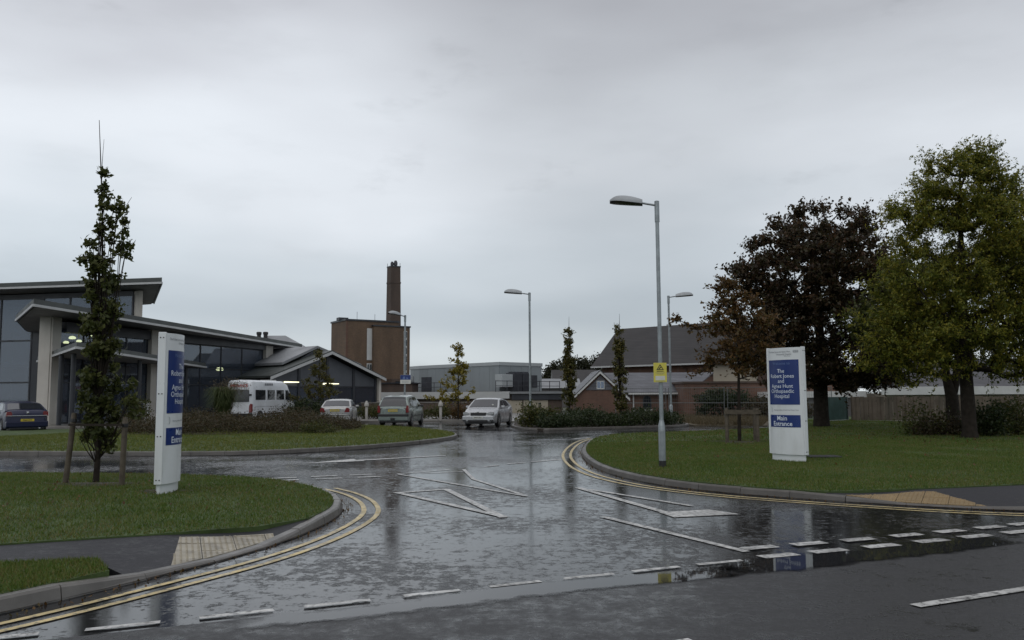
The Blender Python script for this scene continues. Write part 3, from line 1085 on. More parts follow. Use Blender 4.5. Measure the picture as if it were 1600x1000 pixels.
# ---- tactile paving: slab by slab, blisters on each
def tactile(name, poly, org, ang, path, ztop, label, mat):
    root = bpy.data.objects.new(name, None)
    COL.objects.link(root)
    WORLD[root.name] = Matrix.Identity(4)
    tag(root, label, None, None, 'structure')
    ca, sa = math.cos(ang), math.sin(ang)
    S = 0.34
    area2 = sum(poly[i - 1][0] * poly[i][1] - poly[i][0] * poly[i - 1][1] for i in range(len(poly)))
    if area2 < 0:
        poly = poly[::-1]
    for i in range(-9, 10):
        for j in range(-9, 10):
            sq = [(org[0] + ca * u - sa * v, org[1] + sa * u + ca * v) for u, v in ((i * S + .004, j * S + .004), (i * S + S - .004, j * S + .004), (i * S + S - .004, j * S + S - .004), (i * S + .004, j * S + S - .004))]
            c = clip(poly, sq)
            if len(c) < 3:
                continue
            ar = abs(sum(c[k - 1][0] * c[k][1] - c[k][0] * c[k - 1][1] for k in range(len(c)))) / 2
            if ar < 0.004:
                continue
            lift = random.uniform(0.010, 0.016)
            zf = lambda x, y: zpath(path, ztop, x, y) + lift
            mm = MB()
            mm.hexa([(x, y, zf(x, y) - 0.02) for x, y in c], [(x, y, zf(x, y)) for x, y in c])
            for a in range(6):
                for b in range(6):
                    u, v = i * S + (a + .5) * S / 6, j * S + (b + .5) * S / 6
                    x, y = org[0] + ca * u - sa * v, org[1] + sa * u + ca * v
                    if not in_poly(np.array([[x, y]]), c)[0]:
                        continue
                    z = zf(x, y)
                    r1, r2 = 0.015, 0.009
                    ring = [(x + r1 * math.cos(k * 1.0472), y + r1 * math.sin(k * 1.0472), z) for k in range(6)] + [(x + r2 * math.cos(k * 1.0472), y + r2 * math.sin(k * 1.0472), z + .006) for k in range(6)]
                    mm.add(ring, [(k, (k + 1) % 6, 6 + (k + 1) % 6, 6 + k) for k in range(6)] + [tuple(range(6, 12))])
            mm.build('paving_slab', mat, root)
    return root


tactile('tactile_paving', [(-3.60, 9.15), (-2.72, 9.6)] + part_of(LK, (-2.64, 9.45), (-3.0, 8.05), 0.14) + [(-3.2, 7.95)], (-3.22, 7.85), R(22), LK, lk_top, 'buff blister paving slabs at the left crossing', 'tactile_buff')
tactile('tactile_paving', part_of(RK, (5.05, 12.6), (6.55, 11.75), 0.14) + [(6.40, 12.85), (6.15, 12.9)], (5.9, 12.2), R(-30), RK, rk_top, 'golden blister paving slabs at the right crossing', 'tactile_gold')

# ================================================================ BUILDINGS
def roof_slab(name, poly3, thick, mat, parent, world=True):
    mm = MB()
    mm.hexa([(x, y, z) for x, y, z in poly3], [(x, y, z + thick) for x, y, z in poly3])
    return mm.build(name, mat, parent, world=world)


def edge_strip(name, a, b, h, dz, out, mat, parent):
    """board along a roof edge from a to b (3D), h tall, its top dz above the line, standing out by out"""
    a, b = Vector(a), Vector(b)
    t = (b - a).normalized()
    n = Vector((t.y, -t.x, 0)).normalized()
    mm = MB()
    p = [a - n * .02, b - n * .02, b + n * out, a + n * out]
    mm.hexa([q + Vector((0, 0, dz - h)) for q in p], [q + Vector((0, 0, dz)) for q in p])
    return mm.build(name, mat, parent, world=True)


def glazing(parent, F, u0, u1, z0, z1, us, zs, d=0.0, glass='glass_building', bar=0.07, frame='frame_dark', name='window'):
    """framed glazing: bars as the frame, every pane its own sub-part"""
    mm = MB()
    U = [u0] + list(us) + [u1]
    Z = [z0] + list(zs) + [z1]
    for u in U:
        mm.fbox(F, u - bar / 2, u + bar / 2, d - .06, d + .06, z0 - bar / 2, z1 + bar / 2)
    for z in Z:
        for a, b in zip(U, U[1:]):
            mm.fbox(F, a + bar / 2, b - bar / 2, d - .05, d + .05, z - bar / 2, z + bar / 2)
    o = mm.build(name, frame, parent, world=True)
    for a, b in zip(U, U[1:]):
        for c, e in zip(Z, Z[1:]):
            mm = MB()
            mm.fbox(F, a + bar / 2, b - bar / 2, d - .012, d + .012, c + bar / 2, e - bar / 2)
            mm.build('pane', glass, o, world=True)
    return o


# ---------------------------------------------------------------- main entrance building
ent = thing('entrance_building', 'glazed hospital entrance building with stacked overhanging roofs and white piers', 'building', (-25, 55, 0))


def part(name, mat, fn, parent=ent, **kw):
    mm = MB()
    fn(mm)
    return mm.build(name, mat, parent, world=True, **kw)


WF = Frame((-26.1, 47.0), (-19.6, 68.6))         # the wing's glazed side: runs away from the camera
UP = WF.u
BK_ = -WF.n
# white piers
for (u, wd, z1, dp) in ((0.0, .6, 6.2, 0.3), (8.0, 0.85, 6.05, 0.6), (21.2, 0.95, 5.75, 0.8)):
    part('pier', 'render_white', lambda q: q.fbox(WF, u, u + wd, -dp, 0.1, 0.14, z1))
# the fin wall that closes the near end, facing the road
EFN = Frame((-26.9, 47.2), (-26.12, 46.96))
part('end_wall', 'render_white', lambda q: q.fbox(EFN, 0.0, .80, -0.45, 0.0, 0.14, 6.25))
# glazing between the piers
glazing(ent, WF, .62, 8.0, 0.2, 5.6, [2.6, 4.3, 6.1], [2.5, 3.9], -0.25)
glazing(ent, WF, 8.85, 21.2, 0.2, 5.35, [11.0, 13.4, 15.8, 18.4], [2.5, 3.7], -0.25)
part('lintel_band', 'frame_dark', lambda q: q.fbox(WF, 1.05, 21.2, -0.35, 0.02, 5.4, 6.0))
# room behind: floor, back wall, ceiling
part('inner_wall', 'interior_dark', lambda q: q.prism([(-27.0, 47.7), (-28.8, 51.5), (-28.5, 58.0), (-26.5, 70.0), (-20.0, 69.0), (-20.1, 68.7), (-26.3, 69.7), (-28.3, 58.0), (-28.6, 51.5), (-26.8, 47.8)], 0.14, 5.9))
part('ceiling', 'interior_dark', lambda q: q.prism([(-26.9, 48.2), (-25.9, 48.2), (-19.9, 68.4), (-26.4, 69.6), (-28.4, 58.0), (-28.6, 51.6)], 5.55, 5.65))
# lower roof with its prow
LR = [(-24.3, 42.0, 6.25), (-18.2, 72.0, 5.75), (-29, 76, 5.9), (-36, 62, 6.2), (-30.2, 50.4, 6.25)]
rf = roof_slab('roof', [(x, y, z + .06) for x, y, z in LR], 0.34, 'roof_membrane', ent)
sf = roof_slab('soffit', [(x * 1.0, y, z) for x, y, z in [(-24.35, 42.25, 6.25), (-18.35, 71.8, 5.75), (-28.9, 75.8, 5.9), (-35.9, 62, 6.2), (-30.1, 50.5, 6.25)]], 0.055, 'soffit_grey', rf)
for a, b in ((LR[0], LR[1]), (LR[4], LR[0])):
    edge_strip('fascia', a, b, 0.13, 0.13, 0.05, 'fascia_light', rf)
# entrance canopy
CP = [(-21.5, 41.0, 4.02), (-22.3, 61.0, 3.72), (-27.5, 62, 3.8), (-29.7, 52.0, 3.84)]
cp = roof_slab('canopy', [(x, y, z + .05) for x, y, z in CP], 0.30, 'roof_membrane', ent)
roof_slab('soffit', [(-21.6, 41.3, 4.02), (-22.4, 60.8, 3.72), (-27.4, 61.8, 3.8), (-29.5, 52, 3.84)], 0.045, 'soffit_grey', cp)
for a, b in ((CP[0], CP[1]), (CP[3], CP[0])):
    edge_strip('fascia', a, b, 0.12, 0.12, 0.05, 'fascia_light', cp)
for x, y in ((-24.6, 45.4), (-23.4, 44.4), (-22.6, 50.5), (-22.9, 58.5)):
    part('post', 'frame_dark', lambda q: q.tube([(x, y, 0.13), (x, y, 4.0)], 0.13, 10), smooth=40)
# draught lobby doors under the canopy
LB = Frame((-25.0, 49.6), (-23.6, 55.0))
part('door_surround', 'frame_dark', lambda q: q.fbox(LB, -0.2, 5.8, -0.5, -0.4, 3.1, 3.6))
# steel post and downpipe at the far end of the roof
part('post', 'frame_dark', lambda q: q.tube([(-18.9, 70.5, 0.1), (-18.9, 70.5, 5.75)], 0.24, 10), smooth=40)
part('rainwater_pipe', 'frame_dark', lambda q: q.tube([(-18.2, 71.9, 5.65), (-18.0, 72.1, 5.1), (-18.7, 71.3, 4.9), (-18.7, 71.3, 0.1)], 0.09, 8), smooth=40)
# tall hall behind: curtain wall and flying upper roof
UF = Frame((-41.0, 59.2), (-25.75, 56.2))
L = UF.len
glazing(ent, UF, 0.0, L, 0.15, 8.55, [2.6, 5.2, 7.75, 8.6, 10.7, 13.1], [2.7, 5.6], 0.0, bar=0.11)
part('spandrel', 'frame_dark', lambda q: (q.fbox(UF, 0, L, -0.2, 0.02, 8.55, 8.85), q.fbox(UF, 7.75, 8.6, -0.1, 0.03, 0.15, 8.55)))
part('pier', 'render_white', lambda q: q.prism([(-25.72, 56.25), (-25.05, 56.1), (-29.2, 65.4), (-29.9, 65.4)], 0.14, 8.85))
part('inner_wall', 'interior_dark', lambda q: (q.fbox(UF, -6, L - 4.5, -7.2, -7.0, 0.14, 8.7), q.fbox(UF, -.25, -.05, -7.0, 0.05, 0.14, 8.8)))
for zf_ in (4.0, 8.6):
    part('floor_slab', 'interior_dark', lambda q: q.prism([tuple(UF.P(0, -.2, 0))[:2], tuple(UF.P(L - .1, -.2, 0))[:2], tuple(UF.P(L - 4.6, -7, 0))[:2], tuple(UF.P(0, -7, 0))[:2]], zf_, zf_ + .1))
UR = [(-42, 57.6, 9.02), (-22.9, 54.0, 9.02), (-27.5, 63.5, 8.75), (-40, 68, 8.6)]
ur = roof_slab('roof', [(x, y, z + .06) for x, y, z in UR], 0.36, 'roof_membrane', ent)
roof_slab('soffit', [(-41.9, 57.9, 8.99), (-23.2, 54.35, 8.99), (-27.6, 63.3, 8.72), (-39.9, 67.8, 8.57)], 0.06, 'soffit_grey', ur)
for a, b in ((UR[0], UR[1]), (UR[1], UR[2])):
    edge_strip('fascia', a, b, 0.13, 0.13, 0.05, 'fascia_light', ur)


def pendant(px, py, pz, r, label, hang=1.2):
    o = thing('pendant_lamp', label, 'lamp', (px, py, pz), 0, 'lit lamps inside the entrance')
    mm = MB()
    mm.lathe([(r * .25, r * .62), (r * .7, r * .5), (r * .98, r * .15), (r, -.1 * r), (r * .8, -r * .28), (r * .3, -r * .34)], 14)
    mm.build('shade', 'lit_lamp', o, smooth=50)
    mm = MB()
    mm.tube([(0, 0, r * .6), (0, 0, hang)], 0.02, 6)
    mm.build('cord', 'black_plastic', o)


for (x, y, z, r, lb) in ((-26.6, 50.2, 5.22, 0.20, 'largest lit dome pendant inside the glass right of the white end pier'), (-26.5, 50.8, 5.06, 0.16, 'lit dome pendant just below and right of the largest one'),
                         (-26.75, 49.8, 4.92, 0.16, 'lit dome pendant lowest of the cluster by the end pier'), (-26.1, 51.6, 5.42, 0.13, 'small lit pendant at the right of the cluster by the end pier'),
                         (-25.5, 51.0, 2.86, 0.11, 'small lit lamp under the canopy behind the columnar tree'), (-22.4, 63.8, 3.72, 0.28, 'lit dome pendant above the tall ornamental grass')):
    pendant(x, y, z, r, lb, min(1.2, 5.55 - z))

# ---------------------------------------------------------------- gabled hall next to it
gb = thing('gabled_hall', 'low dark glazed hall with a pale edged gable behind the silver saloon', 'building', (-14.5, 66, 0))
GF = Frame((-17.9, 62.0), (-11.1, 70.0))
W = GF.len
ap = W / 2


def gpart(name, mat, fn, **kw):
    mm = MB()
    fn(mm)
    return mm.build(name, mat, gb, world=True, **kw)


def gz(u):
    return 3.15 + (5.1 - 3.15) * (1 - abs(u - ap) / ap)


# gable wall as glazed bays with posts
for i, (a, b) in enumerate(((0.35, 2.6), (2.6, 5.25), (5.25, 7.9), (7.9, W - 0.35))):
    for (lo, hi, mt) in ((0.15, 2.35, 'glass_building'), (2.42, None, 'panel_slate')):
        za, zb = (hi, hi) if hi else (gz(a) - .25, gz(b) - .25)
        q = [GF.P(a + .05, -.32, lo), GF.P(b - .05, -.32, lo), GF.P(b - .05, -.32, zb), GF.P(a + .05, -.32, za)]
        q2 = [v + GF.n * .03 for v in q]
        mm = MB()
        mm.hexa(q, q2)
        mm.build('pane' if mt.startswith('glass') else 'gable_panel', mt, gb, world=True)
for u in (0.3, 2.6, 5.25, 7.9, W - 0.3):
    gpart('post', 'frame_dark', lambda q: q.fbox(GF, u - .1, u + .1, -.4, -.2, 0.1, gz(u) - .2))
gpart('transom', 'frame_dark', lambda q: q.fbox(GF, .3, W - .3, -.38, -.24, 2.34, 2.44))
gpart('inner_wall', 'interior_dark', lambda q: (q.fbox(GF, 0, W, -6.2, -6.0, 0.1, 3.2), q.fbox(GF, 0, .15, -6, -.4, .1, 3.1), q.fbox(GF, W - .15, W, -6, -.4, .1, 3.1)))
gpart('door_pull', 'chrome', lambda q: (q.fbox(GF, 5.0, 5.05, -.26, -.2, .9, 2.0), q.fbox(GF, 5.45, 5.5, -.26, -.2, .9, 2.0)))
gpart('side_column', 'render_white', lambda q: (q.fbox(GF, W - .12, W + .12, -.3, 0.0, .1, 3.1), q.fbox(GF, W + .55, W + .72, -.9, -.7, .1, 3.0)))
for side in (0, 1):
    u0, u1 = (-.35, ap) if side == 0 else (ap, W + .35)
    za, zb = (gz(0) - .13, gz(ap)) if side == 0 else (gz(ap), gz(W) - .13)
    gpart('roof', 'roof_membrane', lambda q: q.hexa([GF.P(u0, .35, za), GF.P(u1, .35, zb), GF.P(u1, -12, zb), GF.P(u0, -12, za)], [GF.P(u0, .35, za + .16), GF.P(u1, .35, zb + .16), GF.P(u1, -12, zb + .16), GF.P(u0, -12, za + .16)]))
    gpart('bargeboard', 'fascia_light', lambda q: q.hexa([GF.P(u0, .36, za - .16), GF.P(u1, .36, zb - .16), GF.P(u1, .40, zb - .16), GF.P(u0, .40, za - .16)], [GF.P(u0, .36, za + .06), GF.P(u1, .36, zb + .06), GF.P(u1, .40, zb + .06), GF.P(u0, .40, za + .06)]))
# second roof layer stepping up behind
for side in (0, 1):
    u0, u1 = (1.6, ap - .4) if side == 0 else (ap - .4, W - 1.2)
    za, zb = (4.05, 5.45) if side == 0 else (5.45, 4.1)
    gpart('upper_roof', 'roof_grey', lambda q: q.hexa([GF.P(u0, -1.0, za), GF.P(u1, -1.0, zb), GF.P(u1, -12, zb), GF.P(u0, -12, za)], [GF.P(u0, -1.0, za + .2), GF.P(u1, -1.0, zb + .2), GF.P(u1, -12, zb + .2), GF.P(u0, -12, za + .2)]))
gpart('upper_gable', 'panel_slate', lambda q: q.hexa([GF.P(.9, -1.3, 3.2), GF.P(W - 1.3, -1.3, 3.2), GF.P(ap - .4, -1.3, 5.4)], [GF.P(.9, -1.2, 3.2), GF.P(W - 1.3, -1.2, 3.2), GF.P(ap - .4, -1.2, 5.4)]))
for (u, d, z, ln, lb) in ((1.9, -2.2, 2.72, 1.3, 'lit strip light at the left inside the gabled hall'), (5.6, -2.0, 2.62, 1.5, 'lit strip light at the middle of the gabled hall')):
    p = GF.P(u, -0.22, z)
    o = thing('strip_light', lb, 'lamp', p, math.atan2(GF.u.y, GF.u.x), 'strip lights on the gabled hall')
    mm = MB()
    mm.hexa([(-ln / 2, -.05, -.06), (ln / 2, -.05, -.03), (ln / 2, .05, -.03), (-ln / 2, .05, -.06)], [(-ln / 2, -.05, .05), (ln / 2, -.05, .03), (ln / 2, .05, .03), (-ln / 2, .05, .05)])
    mm.build('tube', 'lit_tube', o)
    mm = MB()
    mm.box(-ln / 2, ln / 2, -.07, .06, .055, .09)
    mm.build('housing', 'frame_dark', o)

# small hipped roof between them, farther off
hp = thing('hipped_building', 'pale grey hipped roof with two flues behind the entrance roof', 'building', (-25, 88, 0))
mm = MB()
mm.prism([(-28.5, 85), (-20.8, 86), (-21, 93), (-28.5, 93)], 0, 5.6)
mm.build('wall', 'far_wall', hp, world=True)
mm = MB()
mm.add([(-29.2, 84.4, 5.6), (-20.0, 85.2, 5.6), (-20.3, 93.6, 5.6), (-29.2, 93.6, 5.6), (-26.3, 89, 8.15), (-24.3, 89, 8.15)], [(0, 1, 5, 4), (1, 2, 5), (2, 3, 4, 5), (3, 0, 4)])
hr = mm.build('roof', 'roof_grey', hp, world=True)
for x in (-26.9, -26.2):
    mm = MB()
    mm.lathe([(.22, 6.8), (.22, 8.2), (.28, 8.22), (.28, 8.45), (.2, 8.5)], 10, (x, 88.2, 0))
    mm.build('flue', 'black_plastic', hr, world=True, smooth=40)

# ---------------------------------------------------------------- boiler house and chimney
bh = thing('boiler_house', 'tall brown brick boiler house with a white window strip', 'building', (-17, 102, 0))
B1 = Frame((-20, 100), (-20 + .84 * 10, 100 + .54 * 10))


def bpart(name, mat, fn, parent=bh, **kw):
    mm = MB()
    fn(mm)
    return mm.build(name, mat, parent, world=True, **kw)


bpart('wall', 'brick_brown', lambda q: q.fbox(B1, 0, 6.9, -5.0, 0, 0, 10.75))
bpart('wall', 'brick_brown', lambda q: q.fbox(B1, 3.35, 8.2, -5.6, 0.55, 0, 10.15))
bpart('coping', 'frame_dark', lambda q: (q.fbox(B1, -.1, 7.0, -5.1, 0.1, 10.75, 10.95),))
bpart('coping', 'frame_dark', lambda q: q.fbox(B1, 3.25, 8.3, -5.7, 0.65, 10.15, 10.32))
bpart('corner_strip', 'brick_red', lambda q: q.fbox(B1, -.03, .25, -.02, .03, 0, 10.7))
bpart('stair_strip', 'fascia_white', lambda q: q.fbox(B1, 2.68, 3.33, -.02, .08, 6.0, 9.9))
for z in (5.1, 4.1, 3.1):
    w = bpart('window', 'fascia_white', lambda q: q.fbox(B1, 2.68, 3.33, -.02, .06, z - .45, z + .5))
    for u in (2.75, 3.05):
        bpart('pane', 'glass_dark', lambda q: q.fbox(B1, u, u + .24, .062, .075, z - .35, z + .4), w)
for k in range(8):
    z = 9.2 - k * 1.02
    w = bpart('window', 'fascia_white', lambda q: q.fbox(B1, 7.35, 7.8, .53, .6, z - .48, z + .5))
    bpart('pane', 'glass_dark', lambda q: q.fbox(B1, 7.38, 7.77, .60, .615, z - .34, z + .42), w)
bpart('lower_store', 'brick_dark', lambda q: q.fbox(B1, 5.0, 7.2, .56, 2.2, 0, 3.7))
bpart('store_window', 'glass_dark', lambda q: q.fbox(B1, 5.5, 6.8, 2.21, 2.26, 2.4, 3.4))
bpart('roof_box', 'frame_dark', lambda q: q.fbox(B1, -.3, .9, -2.5, -1.6, 10.9, 11.25))
for u, h in ((2.6, 12.2), (5.0, 12.0), (6.6, 13.3)):
    bpart('aerial', 'machine_grey', lambda q: q.tube([B1.P(u, -3, 10.8), B1.P(u, -3, h)], .025, 5))
ch = thing('chimney', 'tall tapered brick chimney with cowls rising behind the boiler house', 'chimney', (-15.1, 105.5, 0))


def sq(cx, cy, h, z, ang):
    return [(cx + h * math.cos(ang + k * math.pi / 2 + math.pi / 4) * 1.414, cy + h * math.sin(ang + k * math.pi / 2 + math.pi / 4) * 1.414, z) for k in range(4)]


ca_ = math.atan2(.54, .84)
for z0, z1, h0, h1, mt, nm in ((0, 15.9, .80, .66, 'brick_dark', 'shaft'), (15.9, 16.1, .70, .70, 'brick_dark', 'band'), (16.1, 18.0, .655, .64, 'brick_dark', 'chimney_head'), (18.0, 18.15, .68, .68, 'frame_dark', 'cap')):
    mm = MB()
    mm.hexa(sq(-15.1, 105.5, h0, z0, ca_), sq(-15.1, 105.5, h1, z1, ca_))
    mm.build(nm, mt, ch, world=True)
for dx, dy, r, h in ((-.2, -.1, .21, .55), (.22, .1, .24, .72)):
    mm = MB()
    mm.lathe([(.08, 18.1), (.1, 18.25), (r, 18.3), (r * 1.05, 18.2 + h * .6), (r * .6, 18.2 + h), (.04, 18.22 + h)], 10, (-15.1 + dx, 105.5 + dy, 0))
    mm.build('cowl', 'machine_grey', ch, world=True, smooth=50)
for k in range(4):
    p = sq(-15.1, 105.5, .6, 18.1, ca_)[k]
    mm = MB()
    mm.tube([p, (p[0], p[1], 18.55)], .03, 5)
    mm.build('finial', 'machine_grey', ch, world=True)

# ---------------------------------------------------------------- grey clad plant building on its flat roofed base
pb = thing('plant_building', 'grey metal clad plant building behind the yellow tree', 'building', (-3, 84, 0))


def ppart(name, mat, fn, parent=pb, **kw):
    mm = MB()
    fn(mm)
    return mm.build(name, mat, parent, world=True, **kw)


P0, P1, P2, P3 = (-11.2, 91.6), (-9.9, 89.4), (-1.25, 80.0), (2.95, 84.2)
ppart('core', 'cladding', lambda q: q.prism([P0, P1, P2, P3, (-1, 96), (-10, 97)], 2.0, 4.55))
for a, b, n in ((P0, P1, 2), (P1, P2, 9), (P2, P3, 4)):
    F = Frame(a, b)
    st = F.len / n
    for k in range(n):
        ppart('cladding_panel', 'cladding', lambda q: q.fbox(F, k * st + .012, (k + 1) * st - .012, .003, .035, 2.05, 4.5))
    ppart('roof_trim', 'cladding_trim', lambda q: q.fbox(F, -.04, F.len + .06, -.1, .1, 4.5, 4.83))
F = Frame(P1, P2)
ppart('door', 'machine_grey', lambda q: q.fbox(F, .35, 2.1, .036, .08, 2.05, 3.6))
F0 = Frame(P0, P1)
ppart('window', 'glass_dark', lambda q: q.fbox(F0, .35, 1.0, .036, .07, 3.0, 3.75))
F2 = Frame(P2, P3)
ppart('louvre', 'machine_grey', lambda q: q.fbox(F2, 4.0, 5.2, .036, .1, 2.4, 3.6))
# chillers on the roof deck
for u0, u1 in ((1.0, 2.1), (2.2, 3.3)):
    c = ppart('chiller', 'machine_grey', lambda q: q.fbox(F2, u0 - .6, u1 - .6, .5, 1.6, 2.0, 3.75), bevel=.03)
    ppart('fan_hood', 'machine_grey', lambda q: q.fbox(F2, u0 - .45, u1 - .75, .7, 1.4, 3.76, 3.86), c)
ppart('chiller_end', 'cladding_trim', lambda q: q.fbox(F2, -1.1, .35, .55, 1.5, 2.4, 3.6), bevel=.02)
# rails
for F, a, b, d in ((Frame(P1, P2), -.6, 5.8, .9), (Frame(P2, P3), -2.6, 6.2, 2.2)):
    rl = ppart('guard_rail', 'machine_grey', lambda q: (q.tube([F.P(a, d, 2.95), F.P(b, d, 2.95)], .035, 6), q.tube([F.P(a, d, 2.5), F.P(b, d, 2.5)], .03, 6)))
    n = 7
    for k in range(n):
        u = a + (b - a) * k / (n - 1)
        ppart('rail_post', 'machine_grey', lambda q: q.tube([F.P(u, d, 1.95), F.P(u, d, 3.0)], .035, 6), rl)
# flat roofed base with pale fascia
lb_ = thing('low_service_block', 'low service block with a pale deep fascia and beige doors', 'building', (-2, 80, 0))


def lpart(name, mat, fn, parent=lb_, **kw):
    mm = MB()
    fn(mm)
    return mm.build(name, mat, parent, world=True, **kw)


LFa = Frame((-13.0, 80.5), (-0.1, 77.0))
LFb = Frame((-0.1, 77.0), (4.6, 77.6))
lpart('wall', 'brick_dark', lambda q: q.prism([(-13, 80.5), (-.1, 77), (4.6, 77.6), (5, 92), (-13, 97)], 0, 1.92))
lpart('fascia', 'fascia_light', lambda q: q.fbox(LFa, -.1, LFa.len - .1, .005, .35, 1.33, 1.98))
lpart('fascia', 'machine_grey', lambda q: q.fbox(LFb, 0.0, LFb.len, .005, .2, 1.2, 1.7))
lpart('deck', 'roof_grey', lambda q: q.fbox(LFb, -.2, LFb.len + .3, -.5, .4, 1.75, 1.96))
for u0, u1 in ((-0.55, 1.0), (1.12, 3.4)):
    lpart('door', 'beige_paint', lambda q: q.fbox(LFb, u0, u1, .01, .06, 0.0, 1.15))
for z in (.85, .6, .35):
    lpart('vent', 'machine_grey', lambda q: q.fbox(LFb, 2.5, 2.75, .062, .08, z - .08, z + .08))

# low brick wall behind the parked cars
w_ = thing('garden_wall', 'dark brown brick wall behind the parked people carrier', 'wall', (-8, 66, 0))
mm = MB()
WFm = Frame((-12.0, 66.5), (-2.8, 64.5))
mm.fbox(WFm, 0, WFm.len, -.3, 0, 0, 1.05)
mm.build('brickwork', 'brick_dark', w_, world=True)
mm = MB()
mm.fbox(WFm, -.05, WFm.len + .05, -.34, .04, 1.05, 1.14)
mm.build('coping', 'kerb_granite', w_, world=True)
w2 = thing('brick_shed', 'dark brick shed left of the grey plant building', 'building', (-11, 84, 0))
mm = MB()
mm.prism([(-14.5, 83), (-9.9, 82.4), (-9.7, 86), (-14.5, 87)], 0, 2.85)
mm.build('wall', 'brick_dark', w2, world=True)
mm = MB()
mm.prism([(-14.7, 82.8), (-9.7, 82.2), (-9.5, 86.2), (-14.7, 87.2)], 2.85, 2.95)
mm.build('roof', 'frame_dark', w2, world=True)

# ---------------------------------------------------------------- far sheds
for (x0, x1, y, h, rh, mt, lb) in ((3.2, 9.0, 112, 2.6, 3.9, 'roof_grey', 'far grey shed with a pale roof left of the slim tree'), (6.5, 13.0, 128, 3.6, 5.6, 'dark_tile', 'far dark roofed shed behind the gable')):
    o = thing('far_shed', lb, 'building', ((x0 + x1) / 2, y, 0))
    mm = MB()
    mm.box(x0, x1, y, y + 8, 0, h)
    mm.build('wall', 'far_wall', o, world=True)
    mm = MB()
    mm.add([(x0 - .3, y - .4, h - .05), (x1 + .3, y - .4, h - .05), (x1 + .3, y + 4, rh), (x0 - .3, y + 4, rh), (x1 + .3, y + 8.4, h - .05), (x0 - .3, y + 8.4, h - .05)], [(0, 1, 2, 3), (3, 2, 4, 5), (0, 3, 5), (1, 4, 2)])
    mm.build('roof', mt, o, world=True)
    mm = MB()
    mm.box(x0 + 3.2, x0 + 4.9, y - .05, y, h - 1.1, h - .4)
    mm.build('window', 'glass_dark', o, world=True)

# ---------------------------------------------------------------- brick hall with the big dark roof
hall = thing('brick_hall', 'brick hall under a big dark hipped roof', 'building', (13, 74, 0))
ed = Vector((.75, -.66, 0)).normalized()
bd = Vector((.66, .75, 0)).normalized()
A_ = Vector((7.1, 75, 0))


def hpnt(u, b, z):
    q = A_ + ed * u + bd * b
    return (q.x, q.y, z)


mm = MB()
mm.hexa([hpnt(.7, .7, 0), hpnt(15.5, .7, 0), hpnt(15.5, 10, 0), hpnt(.7, 10, 0)], [hpnt(.7, .7, 4.2), hpnt(15.5, .7, 4.2), hpnt(15.5, 10, 4.2), hpnt(.7, 10, 4.2)])
mm.build('wall', 'brick_red', hall, world=True)
mm = MB()
r1 = (10.1, 79.0, 7.85)
r2 = (10.1 + ed.x * 11, 79.0 + ed.y * 11, 7.85)
mm.add([hpnt(0, 0, 4.15), hpnt(16.5, 0, 4.15), hpnt(16.5, 10.7, 4.15), hpnt(0, 10.7, 4.15), r1, r2], [(0, 1, 5, 4), (1, 2, 5), (2, 3, 4, 5), (3, 0, 4), (3, 2, 1, 0)])
hrf = mm.build('roof', 'dark_tile', hall, world=True)
HF = Frame(hpnt(0, 0, 0), hpnt(16.5, 0, 0))
mm = MB()
mm.fbox(HF, 0, 16.5, -.05, .09, 4.02, 4.15)
mm.build('gutter', 'fascia_light', hrf, world=True)
mm = MB()
mm.fbox(HF, .7, 15.5, -.69, -.60, 3.1, 3.28)
mm.build('brick_band', 'brick_dark', hall, world=True)
mm = MB()
mm.fbox(HF, 11.8, 15.5, -.69, -.5, 2.6, 4.05)
mm.build('pale_panel', 'beige_paint', hall, world=True)
mm = MB()
mm.tube([HF.P(8.8, 0, 4.1), HF.P(9.3, -.5, 3.7), HF.P(9.3, -.55, 2.4)], .06, 6)
mm.build('rainwater_pipe', 'brick_dark', hall, world=True)
mm = MB()
mm.tube([hpnt(1.2, 5.0, 5.0), hpnt(1.2, 5.0, 7.4)], .03, 5)
mm.build('aerial', 'machine_grey', hall, world=True)

# ---------------------------------------------------------------- small brick lodge with white bargeboards
lg = thing('gabled_lodge', 'small brick lodge with white bargeboards and a slate roof', 'building', (7, 62, 0))


def gpt(name, mat, fn, parent=lg, **kw):
    mm = MB()
    fn(mm)
    return mm.build(name, mat, parent, world=True, **kw)


gx0, gx1, gxa, gy = 4.35, 8.25, 6.30, 60.0
gpt('wall', 'brick_red', lambda q: q.hexa([(gx0 + .2, gy, 0), (gx1 - .2, gy, 0), (gx1 - .2, gy, 1.55), (gxa, gy, 3.12), (gx0 + .2, gy, 1.55)], [(gx0 + .2, gy + 6, 0), (gx1 - .2, gy + 6, 0), (gx1 - .2, gy + 6, 1.55), (gxa, gy + 6, 3.12), (gx0 + .2, gy + 6, 1.55)]))
for xa, za, xb, zb in ((gx0 - .15, 1.28, gxa, 3.26), (gxa, 3.26, gx1 + .15, 1.28)):
    gpt('bargeboard', 'fascia_white', lambda q: q.hexa([(xa, gy - .28, za - .12), (xb, gy - .28, zb - .12), (xb, gy - .22, zb - .12), (xa, gy - .22, za - .12)], [(xa, gy - .28, za + .08), (xb, gy - .28, zb + .08), (xb, gy - .22, zb + .08), (xa, gy - .22, za + .08)]))
    gpt('roof', 'slate_tile', lambda q: q.hexa([(xa, gy - .3, za + .06), (xb, gy - .3, zb + .06), (xb, gy + 6.2, zb + .06), (xa, gy + 6.2, za + .06)], [(xa, gy - .3, za + .14), (xb, gy - .3, zb + .14), (xb, gy + 6.2, zb + .14), (xa, gy + 6.2, za + .14)]))
w = gpt('window', 'fascia_white', lambda q: q.box(6.05, 6.62, gy - .06, gy + .02, 2.02, 2.62))
